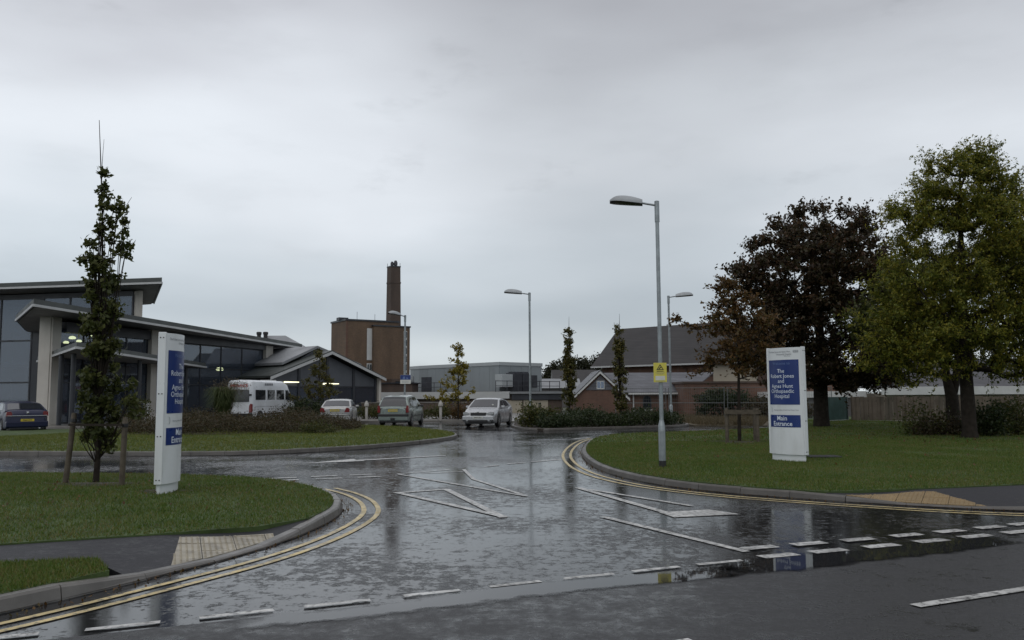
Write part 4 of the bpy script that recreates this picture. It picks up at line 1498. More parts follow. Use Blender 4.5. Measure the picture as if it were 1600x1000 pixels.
for x in (6.10, 6.36):
    gpt('pane', 'glass_building', lambda q: q.box(x, x + .21, gy - .075, gy - .062, 2.1, 2.55), w)
gpt('hung_tile', 'slate_tile', lambda q: q.hexa([(gx0 + .9, gy - .05, 1.95), (gx1 - .9, gy - .05, 1.95), (gxa + .05, gy - .05, 3.0)], [(gx0 + .9, gy - .004, 1.95), (gx1 - .9, gy - .004, 1.95), (gxa + .05, gy - .004, 3.0)]))
# range running right behind it
gpt('range_wall', 'brick_red', lambda q: q.box(gx1 - .4, 12.6, gy + .6, gy + 6, 0, 1.75))
gpt('range_roof', 'slate_tile', lambda q: q.hexa([(gx1 - 1.6, gy + .2, 1.72), (12.8, gy + .2, 1.72), (15.5, gy + 4.2, 3.22), (gxa - .2, gy + 4.2, 3.22)], [(gx1 - 1.6, gy + .2, 1.80), (12.8, gy + .2, 1.80), (15.5, gy + 4.2, 3.30), (gxa - .2, gy + 4.2, 3.30)]))
gpt('gutter', 'fascia_white', lambda q: q.box(gx1 + .1, 12.85, gy + .1, gy + .22, 1.62, 1.74))
for x in (8.75, 12.3):
    gpt('rainwater_pipe', 'fascia_white', lambda q: q.tube([(x, gy + .45, 0), (x, gy + .45, 1.65)], .05, 6))


def arch(x, z0, w, h, y0, y1):
    pts = [(x - w / 2, z0), (x + w / 2, z0)] + [(x + w / 2 * math.cos(a), z0 + h - w / 2 + w / 2 * math.sin(a)) for a in [k * math.pi / 6 for k in range(7)]]
    return [(p[0], y0, p[1]) for p in pts], [(p[0], y1, p[1]) for p in pts]


w = gpt('arched_window', 'frame_dark', lambda q: q.hexa(*arch(9.75, .55, .62, 1.0, gy + .56, gy + .64)))
gpt('pane', 'glass_dark', lambda q: q.hexa(*arch(9.75, .6, .5, .9, gy + .545, gy + .557)), w)
gpt('sill', 'fascia_white', lambda q: q.box(9.4, 10.1, gy + .5, gy + .6, .46, .54))
# flat roofed brick annexe
ax = thing('brick_annexe', 'flat roofed dark brick annexe right of the lodge', 'building', (15, 60, 0))
mm = MB()
mm.box(11.9, 24, 58.0, 64, 0, 2.36)
mm.build('wall', 'brick_red', ax, world=True)
mm = MB()
mm.box(11.8, 24.1, 57.9, 64.1, 2.36, 2.5)
mm.build('parapet', 'brick_dark', ax, world=True)
mm = MB()
mm.box(13.0, 15.6, 57.96, 58.02, 1.0, 1.6)
wn = mm.build('window', 'frame_dark', ax, world=True)
for k in range(3):
    mm = MB()
    mm.box(13.06 + k * .85, 13.84 + k * .85, 57.93, 57.955, 1.06, 1.54)
    mm.build('pane', 'glass_building', wn, world=True)

# ---------------------------------------------------------------- white eaved bungalow behind the timber fence
bg_ = thing('bungalow', 'long bungalow with white eaves and grey roof behind the timber fence', 'building', (32, 56, 0))
mm = MB()
mm.box(23.5, 60, 52.5, 62, 0, 1.6)
mm.build('wall', 'beige_paint', bg_, world=True)
mm = MB()
mm.add([(23, 51.8, 1.98), (60, 51.8, 1.98), (60, 57.5, 3.9), (27.0, 57.5, 3.9), (60, 63, 1.98), (23, 63, 1.98)], [(0, 1, 2, 3), (3, 2, 4, 5), (0, 3, 5)])
rfb = mm.build('roof', 'old_slate', bg_, world=True)
mm = MB()
mm.box(22.9, 60, 51.7, 51.82, 1.5, 2.0)
mm.build('eaves_board', 'fascia_white', rfb, world=True)
b2 = thing('white_outbuilding', 'white eaved outbuilding seen past the dark tree trunk', 'building', (19, 58, 0))
mm = MB()
mm.box(17.2, 22.6, 54, 60, 0, 1.35)
mm.build('wall', 'far_wall', b2, world=True)
mm = MB()
mm.box(17.0, 22.8, 53.8, 60.2, 1.35, 1.75)
mm.build('eaves_board', 'fascia_white', b2, world=True)

# ================================================================ SIGNS, LAMPS, STREET FURNITURE
def text_mesh(txt, size, align='CENTER', bold=0.0, space=1.0):
    cu = bpy.data.curves.new('lettering', 'FONT')
    cu.body = txt
    cu.size = size
    cu.align_x = align
    cu.align_y = 'CENTER'
    cu.offset = bold
    cu.space_character = space
    cu.resolution_u = 2
    o = bpy.data.objects.new('lettering', cu)
    COL.objects.link(o)
    dg = bpy.context.evaluated_depsgraph_get()
    dg.update()
    me = bpy.data.meshes.new_from_object(o.evaluated_get(dg))
    me.materials.clear()
    bpy.data.objects.remove(o)
    bpy.data.curves.remove(cu)
    return me


def text_on(name, txt, size, pos, mat, parent, bend=None, bold=0.0, squeeze=1.0, rot=None):
    """flat lettering laid on a face; bend(x, z) gives the place on a curved face"""
    me = text_mesh(txt, size, bold=bold)
    for v in me.vertices:
        x, z = v.co.x * squeeze + pos[0], v.co.y + pos[1]
        v.co = bend(x, z)
    o = link(name, me, mat, parent)
    return o


def monolith(name, label, loc, rz, parent_extra=None):
    """double sided bowed sign; local +Y is the way the face looks, text runs to local -X... see bend()"""
    o = thing(name, label, 'sign', loc, rz, 'hospital entrance signs')
    Rr, half = 0.95, R(29.5)
    TH = 0.05                                   # half distance between the two face edges
    cy = TH - Rr * math.cos(half)
    Wd = Rr * math.sin(half)

    def bend_at(off):
        # x measured along the arc, seen from the front (x to the reader's right)
        return lambda x, z: Vector((-(Rr + off) * math.sin(x / Rr), cy + (Rr + off) * math.cos(x / Rr), z))

    def bend_back(off):
        f = bend_at(off)
        def g(x, z):
            p = f(x, z)
            return Vector((-p.x, -p.y, z))
        return g

    def lens(shrink, z0, z1):
        pts = []
        n = 12
        for k in range(n + 1):
            a = -half + 2 * half * k / n
            pts.append((-(Rr - shrink) * math.sin(a), cy + (Rr - shrink) * math.cos(a)))
        back = [(-x, -y) for x, y in pts]
        q = pts + back
        mm = MB()
        mm.prism(q[::-1], z0, z1)
        return mm

    lens(0.0, 0.17, 2.66).build('body', 'sign_white', o, smooth=25)
    lens(0.035, 0.0, 0.172).build('plinth', 'sign_white', o, smooth=25)
    mm = MB()
    mm.box(-Wd * .55, Wd * .55, -.1, .1, -.06, .0)
    mm.build('footing', 'kerb_concrete', o)
    # end trims with their screws
    for s in (-1, 1):
        mm = MB()
        mm.box(s * Wd - .012 if s > 0 else -Wd - .03, Wd + .03 if s > 0 else -Wd + .012, -TH - .012, TH + .012, .168, 2.672)
        tr = mm.build('end_trim', 'sign_white', o, bevel=.008)
        for z in (.24, .95, 1.65, 2.58):
            for y in (-.025, .025):
                mm = MB()
                mm.lathe([(.011, 0), (.011, .006)], 8, (0, 0, 0), 'X')
                me_o = mm.build('screw', 'black_plastic', tr)
                me_o.location = (s * (Wd + .03) - (.006 if s < 0 else 0), y, z)
    for bend_f in (bend_at, bend_back):
        def panel(nm, x0, x1, z0, z1, mat):
            f = bend_f(.004)
            mm = MB()
            n = 12
            vs = [f(x0 + (x1 - x0) * k / n, z0) for k in range(n + 1)] + [f(x0 + (x1 - x0) * k / n, z1) for k in range(n + 1)]
            mm.add(vs, [(k, k + 1, n + 2 + k, n + 1 + k) for k in range(n)])
            return mm.build(nm, mat, o, smooth=40)
        b = bend_f(.008)
        b0 = bend_f(.005)
        p1 = panel('name_panel', -.425, .425, 1.325, 2.375, 'sign_blue')
        p2 = panel('direction_panel', -.425, .425, .80, 1.085, 'sign_blue')
        text_on('lettering', 'Welcome to', .095, (-.02, 2.29), 'text_faded', p1, b)
        for k, ln in enumerate(('The', 'Robert Jones', 'and', 'Agnes Hunt', 'Orthopaedic', 'Hospital')):
            text_on('lettering', ln, .128, (-.02, 2.11 - k * .118), 'text_white', p1, b, bold=.0005, squeeze=.98)
        text_on('lettering', 'Main', .15, (-.03, 1.005), 'text_white', p2, b, bold=.002)
        text_on('lettering', 'Entrance', .15, (-.03, .878), 'text_white', p2, b, bold=.002)
        text_on('lettering', 'The Robert Jones and Agnes Hunt', .058, (-.08, 2.565), 'text_grey', o, b0, squeeze=.80)
        text_on('lettering', 'Orthopaedic Hospital', .058, (.06, 2.505), 'text_grey', o, b0, squeeze=.80)
        text_on('lettering', 'NHS Trust', .035, (.16, 2.462), 'text_grey', o, b0)
        pn = panel('logo_plate', .305, .425, 2.54, 2.595, 'text_grey')
        text_on('lettering', 'NHS', .052, (.365, 2.567), 'sign_white', pn, b, bold=.001)
        text_on('lettering', 'Aspiring to deliver World Class Patient Care', .038, (.06, 1.20), 'text_grey', o, b0, squeeze=.95)
        # small swoosh emblem beside the motto
        f = bend_f(.006)
        mm = MB()
        arc = [(-.37 + .035 * math.sin(t), 1.20 + .07 * math.cos(t) * (1 if t < 2 else .8)) for t in [k * .35 for k in range(9)]]
        vs = [f(x, z) for x, z in arc] + [f(x - .012, z) for x, z in arc]
        mm.add(vs, [(k, k + 1, 9 + k + 1, 9 + k) for k in range(8)])
        mm.build('emblem', 'cladding_trim', o)
    return o


def heading(nx, ny):
    """rotation that turns local +Y to the given direction"""
    return math.atan2(-nx, ny)


monolith('entrance_sign', 'tall white and blue sign seen edge on beside the columnar tree', (-5.38, 13.12, 0.14), heading(1.0, 0.09)).scale = (.92, .92, .92)
tc_ = math.atan2(-.949, -.315) - R(36)
monolith('entrance_sign', 'tall white and blue sign facing the road before the dark tree', (5.96, 18.15, 0.15), heading(math.cos(tc_), math.sin(tc_))).scale = (.92, .92, .92)
# access cover in the grass behind the right sign
mm = MB()
mm.box(-.34, .34, -.22, .22, 0, .06)
o = mm.build('access_cover', 'black_plastic', bevel=.01)
o.location = (6.9, 18.7, zr(6.9, 18.7) - .02)
tag(o, 'dark flat cover in the grass right of the sign', 'cover')


def lamp_post(label, loc, H, rz, base_h=0.9, k=1.0):
    o = thing('street_lamp', label, 'street lamp', loc, rz, 'street lamps')
    mm = MB()
    mm.lathe([(.078 * k, .14), (.078 * k, base_h), (.07 * k, base_h + .03), (.05 * k, base_h + .1), (.046 * k, base_h + .12)], 16)
    b = mm.build('base', 'galvanised', o, smooth=35)
    mm = MB()
    mm.lathe([(.080 * k, 0), (.080 * k, .14)], 16)
    mm.build('base_sleeve', 'black_plastic', b, smooth=35)
    mm = MB()
    mm.box(-.035 * k, .035 * k, -.083 * k, -.07 * k, .35, .75)
    mm.build('access_door', 'galvanised', b, bevel=.004)
    mm = MB()
    mm.lathe([(.047 * k, base_h + .1), (.043 * k, H - .42)], 14)
    mm.build('column', 'galvanised', o, smooth=35)
    mm = MB()
    mm.lathe([(.055 * k, H - .44), (.055 * k, H), (.03, H + .01)], 14)
    mm.build('collar', 'galvanised', o, smooth=35)
    # short arm and flattened lantern, towards local -X
    mm = MB()
    mm.tube([(0, 0, H - .09), (-.36 * k, 0, H - .02)], .024 * k, 8)
    mm.build('arm', 'galvanised', o, smooth=35)
    mm = MB()
    mb2 = MB()
    n = 11
    secs = []
    Ln = .74 * k
    for i in range(n):
        t = i / (n - 1)
        x = -.32 * k - t * Ln
        w = (.075 + .10 * math.sin(min(1, t * 1.25) * math.pi * .5)) * k * (1 if t < .72 else math.sqrt(max(0, 1 - ((t - .72) / .29) ** 2)) * 1.0)
        h = (.07 + .095 * math.sin(math.pi * (t * .75 + .12))) * k * (1 if t < .72 else math.sqrt(max(0, 1 - ((t - .72) / .30) ** 2)))
        zc = H - .045 + .075 * t
        secs.append((x, max(w, .008), max(h, .01), zc))
    m_ = 10
    vs = []
    for (x, w, h, zc) in secs:
        for j in range(m_ + 1):
            a = math.pi * j / m_
            vs.append((x, w * math.cos(a), zc + h * math.sin(a)))
    fs = [(i * (m_ + 1) + j, i * (m_ + 1) + j + 1, (i + 1) * (m_ + 1) + j + 1, (i + 1) * (m_ + 1) + j) for i in range(n - 1) for j in range(m_)]
    fs.append(tuple(range(m_ + 1)))
    mm.add(vs, fs)
    ln = mm.build('lantern', 'lamp_grey', o, smooth=50)
    vs = []
    for (x, w, h, zc) in secs:
        vs += [(x, w * .96, zc - .004), (x, w * .5, zc - .04), (x, -w * .5, zc - .04), (x, -w * .96, zc - .004)]
    mb2.add(vs, [(i * 4 + j, (i + 1) * 4 + j, (i + 1) * 4 + j + 1, i * 4 + j + 1) for i in range(n - 1) for j in range(3)] + [(0, 1, 2, 3)])
    mb2.build('lens', 'lens_dark', ln, smooth=40)
    return o


l1 = lamp_post('nearest grey street lamp with a yellow notice on its column', (3.04, 17.1, zr(3.04, 17.1) - .01), 5.50, R(-8), .84, .92)
lamp_post('grey street lamp by the left end of the dark hedge', (0.92, 43.2, 0.1), 6.85, R(0), k=1.25)
lamp_post('grey street lamp behind the hedge with its lantern turned right', (8.75, 46.2, 0.05), 7.05, R(180), k=1.3)
l4 = lamp_post('far street lamp before the brick chimney above the parked cars', (-7.25, 56.2, 0.12), 6.95, R(50), k=1.4)

# yellow warning notice strapped to the near lamp
yn = thing('warning_notice', 'yellow warning notice with a camera pictogram on the nearest lamp', 'sign', (3.02, 17.03, 2.05), R(-2))
yn.scale = (.92, .92, .92)
mm = MB()
mm.box(-.145, .145, -.012, .0, -.215, .215)
mm.build('plate', 'sign_yellow', yn, bevel=.004)
mm = MB()
mm.box(-.03, .03, .0, .1, .10, .13)
mm.box(-.03, .03, .0, .1, -.13, -.10)
mm.build('clip', 'galvanised', yn)


def flat(name, pts, mat, parent, y):
    mm = MB()
    mm.add([(x, y, z) for x, z in pts], [tuple(range(len(pts)))])
    return mm.build(name, mat, parent)


tri = [(-.085, .055), (.085, .055), (0, .185)]
tin = [(-.055, .072), (.055, .072), (0, .155)]
for i in range(3):
    j = (i + 1) % 3
    flat('triangle_edge', [tri[i], tri[j], tin[j], tin[i]], 'ink_black', yn, -.014)
flat('camera_mark', [(-.03, .085), (-.01, .08), (.03, .112), (.018, .128), (-.022, .105)], 'ink_black', yn, -.0142)
flat('camera_mark', [(-.045, .078), (.0, .078), (.0, .083), (-.045, .083)], 'ink_black', yn, -.0142)
flat('heading_bar', [(-.075, .02), (.075, .02), (.075, .034), (-.075, .034)], 'ink_black', yn, -.014)
for k, w in enumerate((.10, .085, .06)):
    flat('print_line', [(-w, -.005 - k * .018), (w, -.005 - k * .018), (w, .0 - k * .018), (-w, .0 - k * .018)], 'text_grey', yn, -.014)
flat('white_field', [(-.105, -.17), (.105, -.17), (.105, -.075), (-.105, -.075)], 'plate_white', yn, -.0135)
flat('print_line', [(-.105, -.195), (.105, -.195), (.105, -.185), (-.105, -.185)], 'text_grey', yn, -.014)

# blue and white notice on the far lamp
bn = thing('parking_notice', 'blue and white notice on the far lamp above the people carrier', 'sign', (-7.17, 56.0, 2.72), R(-6))
mm = MB()
mm.box(-.36, .36, -.03, 0, -.30, .30)
mm.build('plate', 'plate_white', bn, bevel=.006)
flat('blue_field', [(-.355, -.02), (.355, -.02), (.355, .295), (-.355, .295)], 'sign_blue', bn, -.033)
flat('pictogram', [(-.20, .02), (-.02, .02), (-.04, .16), (-.10, .22), (-.17, .14)], 'text_faded', bn, -.036)
flat('pictogram', [(.05, .02), (.2, .02), (.16, .1), (.08, .16)], 'text_faded', bn, -.036)
for z in (-.12, -.2):
    flat('print_line', [(-.22, z - .02), (.22, z - .02), (.22, z + .015), (-.22, z + .015)], 'cladding_trim', bn, -.033)

for (x, y, lb) in ((-9.25, 53.0, 'pale bollard between the silver saloon and the people carrier'), (-4.4, 51.2, 'pale bollard between the people carrier and the front facing silver car')):
    o = thing('bollard', lb, 'bollard', (x, y, 0.0 if y < 51 else 0.1), 0, 'pale bollards by the parking bays')
    mm = MB()
    mm.lathe([(.085, 0), (.085, .82), (.07, .84)], 12)
    mm.build('stem', 'bollard_grey', o, smooth=40)
    mm = MB()
    mm.lathe([(.09, .86), (.15, .88), (.15, 1.0), (.12, 1.08), (.08, 1.12), (.07, 1.2), (.03, 1.22)], 12)
    mm.build('head', 'bollard_grey', o, smooth=40)
# litter bin sized pay post by the entrance
o = thing('white_post', 'short white post by the entrance pier', 'post', (-22.85, 52.2, .14), 0)
mm = MB()
mm.box(-.1, .1, -.08, .08, 0, .85)
mm.build('post', 'fascia_white', o, bevel=.02)
mm = MB()
mm.box(-.17, .17, -.1, .1, .85, 1.15)
mm.build('head', 'fascia_white', o, bevel=.02)

# ================================================================ VEHICLES (local +Y forward)
def wheel(parent, x, y, r, w, spokes=7):
    s = 1 if x > 0 else -1
    mm = MB()
    mm.lathe([(r * .62, -w / 2), (r * .9, -w / 2), (r, -w * .32), (r, w * .32), (r * .9, w / 2), (r * .62, w / 2)], 22, (x, y, r), 'X')
    o = mm.build('wheel', 'rubber', parent, smooth=40)
    mm = MB()
    xo = x + s * w * .42
    mm.lathe([(r * .64, -.02), (r * .64, .02)], 22, (xo - s * .035, y, r), 'X')
    for k in range(spokes):
        a = 2 * math.pi * k / spokes
        ca, sa = math.cos(a), math.sin(a)
        p, q, t = r * .1, r * .62, r * .085
        vs = []
        for dx in (-.012, .018):
            for (rad, tt) in ((p, -t), (q, -t * .8), (q, t * .8), (p, t)):
                vs.append((xo + s * dx, y + ca * rad - sa * tt, r + sa * rad + ca * tt))
        mm.add(vs, MB.BOXF)
    mm.lathe([(r * .16, -.01), (r * .15, .03)], 12, (xo, y, r), 'X')
    mm.build('rim', 'alloy', o)
    return o


def interp(pts, y):
    if y <= pts[0][0]:
        return pts[0][1]
    for (a, va), (b, vb) in zip(pts, pts[1:]):
        if y <= b:
            t = (y - a) / (b - a)
            return va + (vb - va) * t
    return pts[-1][1]


def vehicle(name, label, loc, head_deg, S, paint):
    """S: L, W, ztop (bonnet, belt, boot line), cab (roof line), wheels"""
    o = thing(name, label, S.get('cat', 'car'), loc, R(-head_deg))
    L, W, hw = S['L'], S['W'], S['W'] / 2
    wr, wy = S['wr'], S['wy']
    sill = S.get('sill', .2)
    # body side: stations along the length, dense round the arches
    ys = set(np.linspace(-L / 2, L / 2, 30).round(3))
    for c in wy:
        ys |= set((c + np.linspace(-1.18, 1.18, 11) * wr).round(3))
    for d in (.03, .09, .17):
        ys |= {round(-L / 2 + d, 3), round(L / 2 - d, 3)}
    ys = sorted(y for y in ys if -L / 2 <= y <= L / 2)
    vs = []
    prof = [(.0, 0.955), (.10, .985), (.38, 1.0), (.62, .992), (.84, .965), (.95, .90), (1.0, .72), (1.0, .0)]
    K = len(prof)
    for y in ys:
        zt = interp(S['ztop'], y)
        zb = sill + .05 * max(0, (abs(y) - L * .38) / (L * .12))
        for c in wy:
            dd = (wr * 1.14) ** 2 - (y - c) ** 2
            if dd > 0:
                zb = max(zb, wr + math.sqrt(dd))
        e = min(1, (L / 2 - abs(y)) / .22)
        tap = (1 - S.get('taper', .10) * (abs(y) / (L / 2)) ** 4) * (0.86 + .14 * math.sin(e * math.pi / 2))
        zt -= .07 * (1 - math.sin(e * math.pi / 2)) * S.get('endround', 1)
        w = hw * tap
        half = []
        for (f, k) in prof:
            crown = .02 if f == 1.0 and k < .5 else 0
            half.append((w * k, zb + (zt - zb) * f + crown))
        row = [(x, y, z) for x, z in half] + [(-x, y, z) for x, z in half[-2::-1]]
        vs += row
    nrow = 2 * K - 1
    fs = []
    for i in range(len(ys) - 1):
        for j in range(nrow - 1):
            fs.append((i * nrow + j, (i + 1) * nrow + j, (i + 1) * nrow + j + 1, i * nrow + j + 1))
    fs.append(tuple(range(nrow)))
    fs.append(tuple(range(len(vs) - 1, len(vs) - nrow - 1, -1)))
    mm = MB()
    mm.add(vs, fs)
    body = mm.build('body', paint, o, smooth=38)
    # floor pan and wheel wells
    mm = MB()
    mm.box(-hw * .80, hw * .80, -L / 2 + .12, L / 2 - .12, sill - .03, sill + .5)
    mm.build('underbody', 'black_plastic', o)
    # cabin
    if 'cab' in S:
        cab = S['cab']
        y0, y1 = cab[0][0], cab[-1][0]
        zr_ = max(z for _, z in cab)
        belt = S['belt']
        wb, wt = hw * .945, hw * S.get('tumble', .74)
        def cw(z, zbl):
            t = max(0, min(1, (z - zbl) / (zr_ - zbl)))
            return wb + (wt - wb) * t ** 1.15
        cys = sorted(set(np.linspace(y0, y1, 30).round(3)) | {round(a, 3) for a, _ in cab})
        vs = []
        for y in cys:
            zc = interp(cab, y)
            zb = interp(S['ztop'], y) - .06
            bl = interp(belt, y)
            row = []
            for f in (0, .33, .62, .82, .93):
                z = zb + (zc - zb) * f
                row.append((cw(z, bl), z))
            wx = cw(zc, bl)
            row += [(wx * .90, zc - .012), (wx * .6, zc + .008), (0, zc + .014)]
            vs += [(x, y, z) for x, z in row] + [(-x, y, z) for x, z in row[-2::-1]]
        nr = 15
        fs = [(i * nr + j, (i + 1) * nr + j, (i + 1) * nr + j + 1, i * nr + j + 1) for i in range(len(cys) - 1) for j in range(nr - 1)]
        fs += [tuple(range(nr)), tuple(range(len(vs) - 1, len(vs) - nr - 1, -1))]
        mm = MB()
        mm.add(vs, fs)
        mm.build('roof', paint, o, smooth=40)
        # screens follow the roof line front and back
        for nm, (ya, yb) in (('windscreen', S['ws']), ('rear_window', S['rw'])):
            vs = []
            n, q = 7, 9
            yl = np.linspace(ya, yb, n)
            dz = .012
            for y in yl:
                zc = interp(cab, y)
                bl = interp(belt, y)
                wx = cw(zc, bl) * .90
                for k in range(q):
                    x = wx * (-1 + 2 * k / (q - 1))
                    vs.append((x, y + (.010 if yb > 0 and nm == 'windscreen' else -.010), zc + .014 - .026 * (abs(x) / wx) ** 3 + dz))
            mm = MB()
            mm.add(vs, [(i * q + k, i * q + k + 1, (i + 1) * q + k + 1, (i + 1) * q + k) for i in range(n - 1) for k in range(q - 1)])
            mm.build(nm, 'glass_dark', o, smooth=60)
        for s in (-1, 1):
            for pts in S['side']:
                bl = interp(belt, sum(p[0] for p in pts) / len(pts))
                mm = MB()
                q = [(s * (cw(z, bl) + .010), y, z) for y, z in pts]
                q2 = [(s * (cw(z, bl) - .012), y, z) for y, z in pts]
                mm.hexa(q2, q)
                mm.build('side_window', 'glass_dark', o)
    for s in (-1, 1):
        for pts in S.get('flank_win', []):
            mm = MB()
            q = [(s * (hw * k + .012), y, z) for y, z, k in pts]
            q2 = [(s * (hw * k - .02), y, z) for y, z, k in pts]
            mm.hexa(q2, q)
            mm.build('side_window', 'glass_dark', o)
    for c in wy:
        for s in (-1, 1):
            wheel(o, s * (hw - .105), c, wr, .2)
    # door mirrors
    if 'mirror' in S:
        my, mz = S['mirror']
        for s in (-1, 1):
            mm = MB()
            mm.box(-.10, .10, -.05, .05, -.06, .06)
            q = mm.build('mirror', S.get('mirror_mat', paint), o, bevel=.03)
            q.location = (s * (hw + .06), my, mz)
    return o


def bits(o, items):
    """(name, material, x0, x1, y0, y1, z0, z1, bevel)"""
    for it in items:
        nm, mt, x0, x1, y0, y1, z0, z1 = it[:8]
        mm = MB()
        mm.box(x0, x1, y0, y1, z0, z1)
        mm.build(nm, mt, o, bevel=it[8] if len(it) > 8 else .012)


def slab(o, name, mat, pts, y, t=.03):
    """plate cut to an outline in the x-z plane, on both sides when pts are one sided"""
    mm = MB()
    mm.hexa([(x, y + t / 2, z) for x, z in pts], [(x, y - t / 2, z) for x, z in pts])
    return mm.build(name, mat, o)


def mirrored(o, name, mat, pts, y, t=.06):
    for s in (1, -1):
        slab(o, name, mat, [(s * x, z) for x, z in pts], y, t)


def plate(o, y, z, txt, mat, w=.52, back=True):
    bits(o, [('number_plate', mat, -w / 2, w / 2, y - .012, y + .012, z - .058, z + .058, .004)])
    if txt:
        me = text_mesh(txt, .098, bold=.002)
        for v in me.vertices:
            x, zz_ = v.co.x * .84, v.co.y
            v.co = (x if back else -x, y + (-.016 if back else .016), z + zz_)
        link('lettering', me, 'ink_black', o)
    else:
        for k in range(7):
            x = -w * .40 + k * w * .8 / 6.2 + (.02 if k > 3 else 0)
            bits(o, [('plate_mark', 'text_grey', x, x + .035, y - .016, y - .012, z - .03, z + .03, 0)])


# ---- silver saloon, rear towards the camera
S = dict(L=4.65, W=1.80, wr=.32, wy=(-1.38, 1.38), sill=.24, ztop=[(-2.33, .96), (-2.2, 1.03), (-1.75, 1.05), (-.8, .99), (1.0, .97), (1.35, .95), (2.0, .82), (2.33, .68)],
         cab=[(-1.72, 1.03), (-.95, 1.37), (-.55, 1.43), (.1, 1.455), (.55, 1.41), (1.32, .96)], belt=[(-2, 1.0), (2, .95)], ws=(.62, 1.22), rw=(-1.64, -1.0),
         side=[[(-1.05, 1.06), (-.05, 1.03), (-.05, 1.36), (-.62, 1.35), (-.85, 1.28)], [(.02, 1.03), (.98, 1.0), (.55, 1.33), (.02, 1.36)]], mirror=(.78, 1.03))
mo = vehicle('saloon_car', 'silver saloon car seen from behind left of the bollard', (-10.2, 49.3, 0), -5.5, S, 'paint_champagne')
yb = -2.33
mirrored(mo, 'tail_light', 'lamp_red', [(.52, .72), (.80, .72), (.82, .90), (.72, .98), (.62, .96)], yb + .07, .16)
mirrored(mo, 'reversing_light', 'lamp_clear', [(.50, .64), (.82, .64), (.80, .715), (.52, .715)], yb + .06, .14)
plate(mo, yb - .012, .83, None, 'plate_yellow')
bits(mo, [('bumper', 'paint_champagne', -.84, .84, yb - .05, yb + .3, .30, .60, .05), ('bumper_strip', 'black_plastic', -.85, .85, yb - .06, yb + .25, .54, .575, .008),
          ('boot_trim', 'chrome', -.32, .32, yb - .03, yb + .02, .90, .92, .005), ('exhaust', 'black_plastic', .4, .5, yb - .03, yb + .2, .2, .27, .02), ('rear_valance', 'black_plastic', -.74, .74, yb - .01, yb + .3, .2, .31, .03)])

# ---- sage green people carrier
S = dict(L=4.28, W=1.75, wr=.31, wy=(-1.32, 1.36), sill=.24, ztop=[(-2.14, 1.0), (-2.05, 1.04), (-1.0, 1.02), (1.0, 1.0), (1.35, .98), (1.9, .82), (2.14, .62)],
         cab=[(-2.11, 1.0), (-1.92, 1.38), (-1.70, 1.57), (-1.2, 1.63), (-.2, 1.66), (.35, 1.60), (1.55, .94)], belt=[(-2, 1.02), (2, .98)], ws=(.45, 1.38), rw=(-2.09, -1.73), tumble=.70,
         side=[[(-1.62, 1.06), (-1.0, 1.05), (-1.0, 1.54), (-1.32, 1.52), (-1.55, 1.36)], [(-.93, 1.05), (-.08, 1.04), (-.08, 1.55), (-.93, 1.55)], [(0, 1.04), (1.02, 1.02), (.3, 1.52), (0, 1.55)]], mirror=(.85, 1.06), mirror_mat='black_plastic')
pc = vehicle('people_carrier', 'sage green people carrier seen from behind under the blue notice', (-6.15, 46.6, 0), 5.5, S, 'paint_sage')
yb = -2.14
mirrored(pc, 'tail_light', 'lamp_red', [(.70, .72), (.845, .74), (.83, 1.10), (.74, 1.12), (.69, .95)], yb + .10, .20)
plate(pc, yb - .012, .84, None, 'plate_yellow')
bits(pc, [('bumper', 'paint_sage', -.80, .80, yb - .06, yb + .3, .30, .56, .05), ('bumper_strip', 'black_plastic', -.82, .82, yb - .08, yb + .3, .52, .66, .03), ('tow_hook', 'black_plastic', -.12, .12, yb - .10, yb + .1, .34, .46, .02),
          ('boot_handle', 'black_plastic', -.36, .36, yb - .02, yb + .02, .92, .945, .006), ('rear_valance', 'black_plastic', -.7, .7, yb + .0, yb + .3, .2, .31, .03), ('window_sticker', 'plate_white', .25, .50, yb + .085, yb + .10, 1.09, 1.15, 0),
          ('side_moulding', 'black_plastic', .855, .882, -.9, .95, .52, .58, .006), ('side_moulding', 'black_plastic', -.882, -.855, -.9, .95, .52, .58, .006)])

# ---- silver hatchback facing the camera
S = dict(L=4.55, W=1.77, wr=.32, wy=(-1.30, 1.32), sill=.22, ztop=[(-2.28, .88), (-2.15, 1.06), (-1.7, 1.10), (-.6, .99), (1.0, .96), (1.3, .97), (1.9, .86), (2.15, .78), (2.28, .66)],
         cab=[(-1.75, 1.08), (-1.05, 1.36), (-.45, 1.45), (.1, 1.47), (.5, 1.42), (1.32, .96)], belt=[(-2, 1.0), (2, .95)], ws=(.56, 1.24), rw=(-1.68, -1.1),
         side=[[(-1.15, 1.08), (-.05, 1.03), (-.05, 1.37), (-.6, 1.36), (-.9, 1.27)], [(.02, 1.03), (.98, .99), (.52, 1.34), (.02, 1.37)]], mirror=(.80, 1.02))
hb = vehicle('hatchback_car', 'silver car facing the camera before the service block', (-1.25, 44.5, 0), 192.5, S, 'paint_silver')
yf = 2.28
mirrored(hb, 'headlight', 'lamp_clear', [(.47, .64), (.79, .66), (.78, .77), (.66, .79), (.47, .73)], yf - .09, .17)
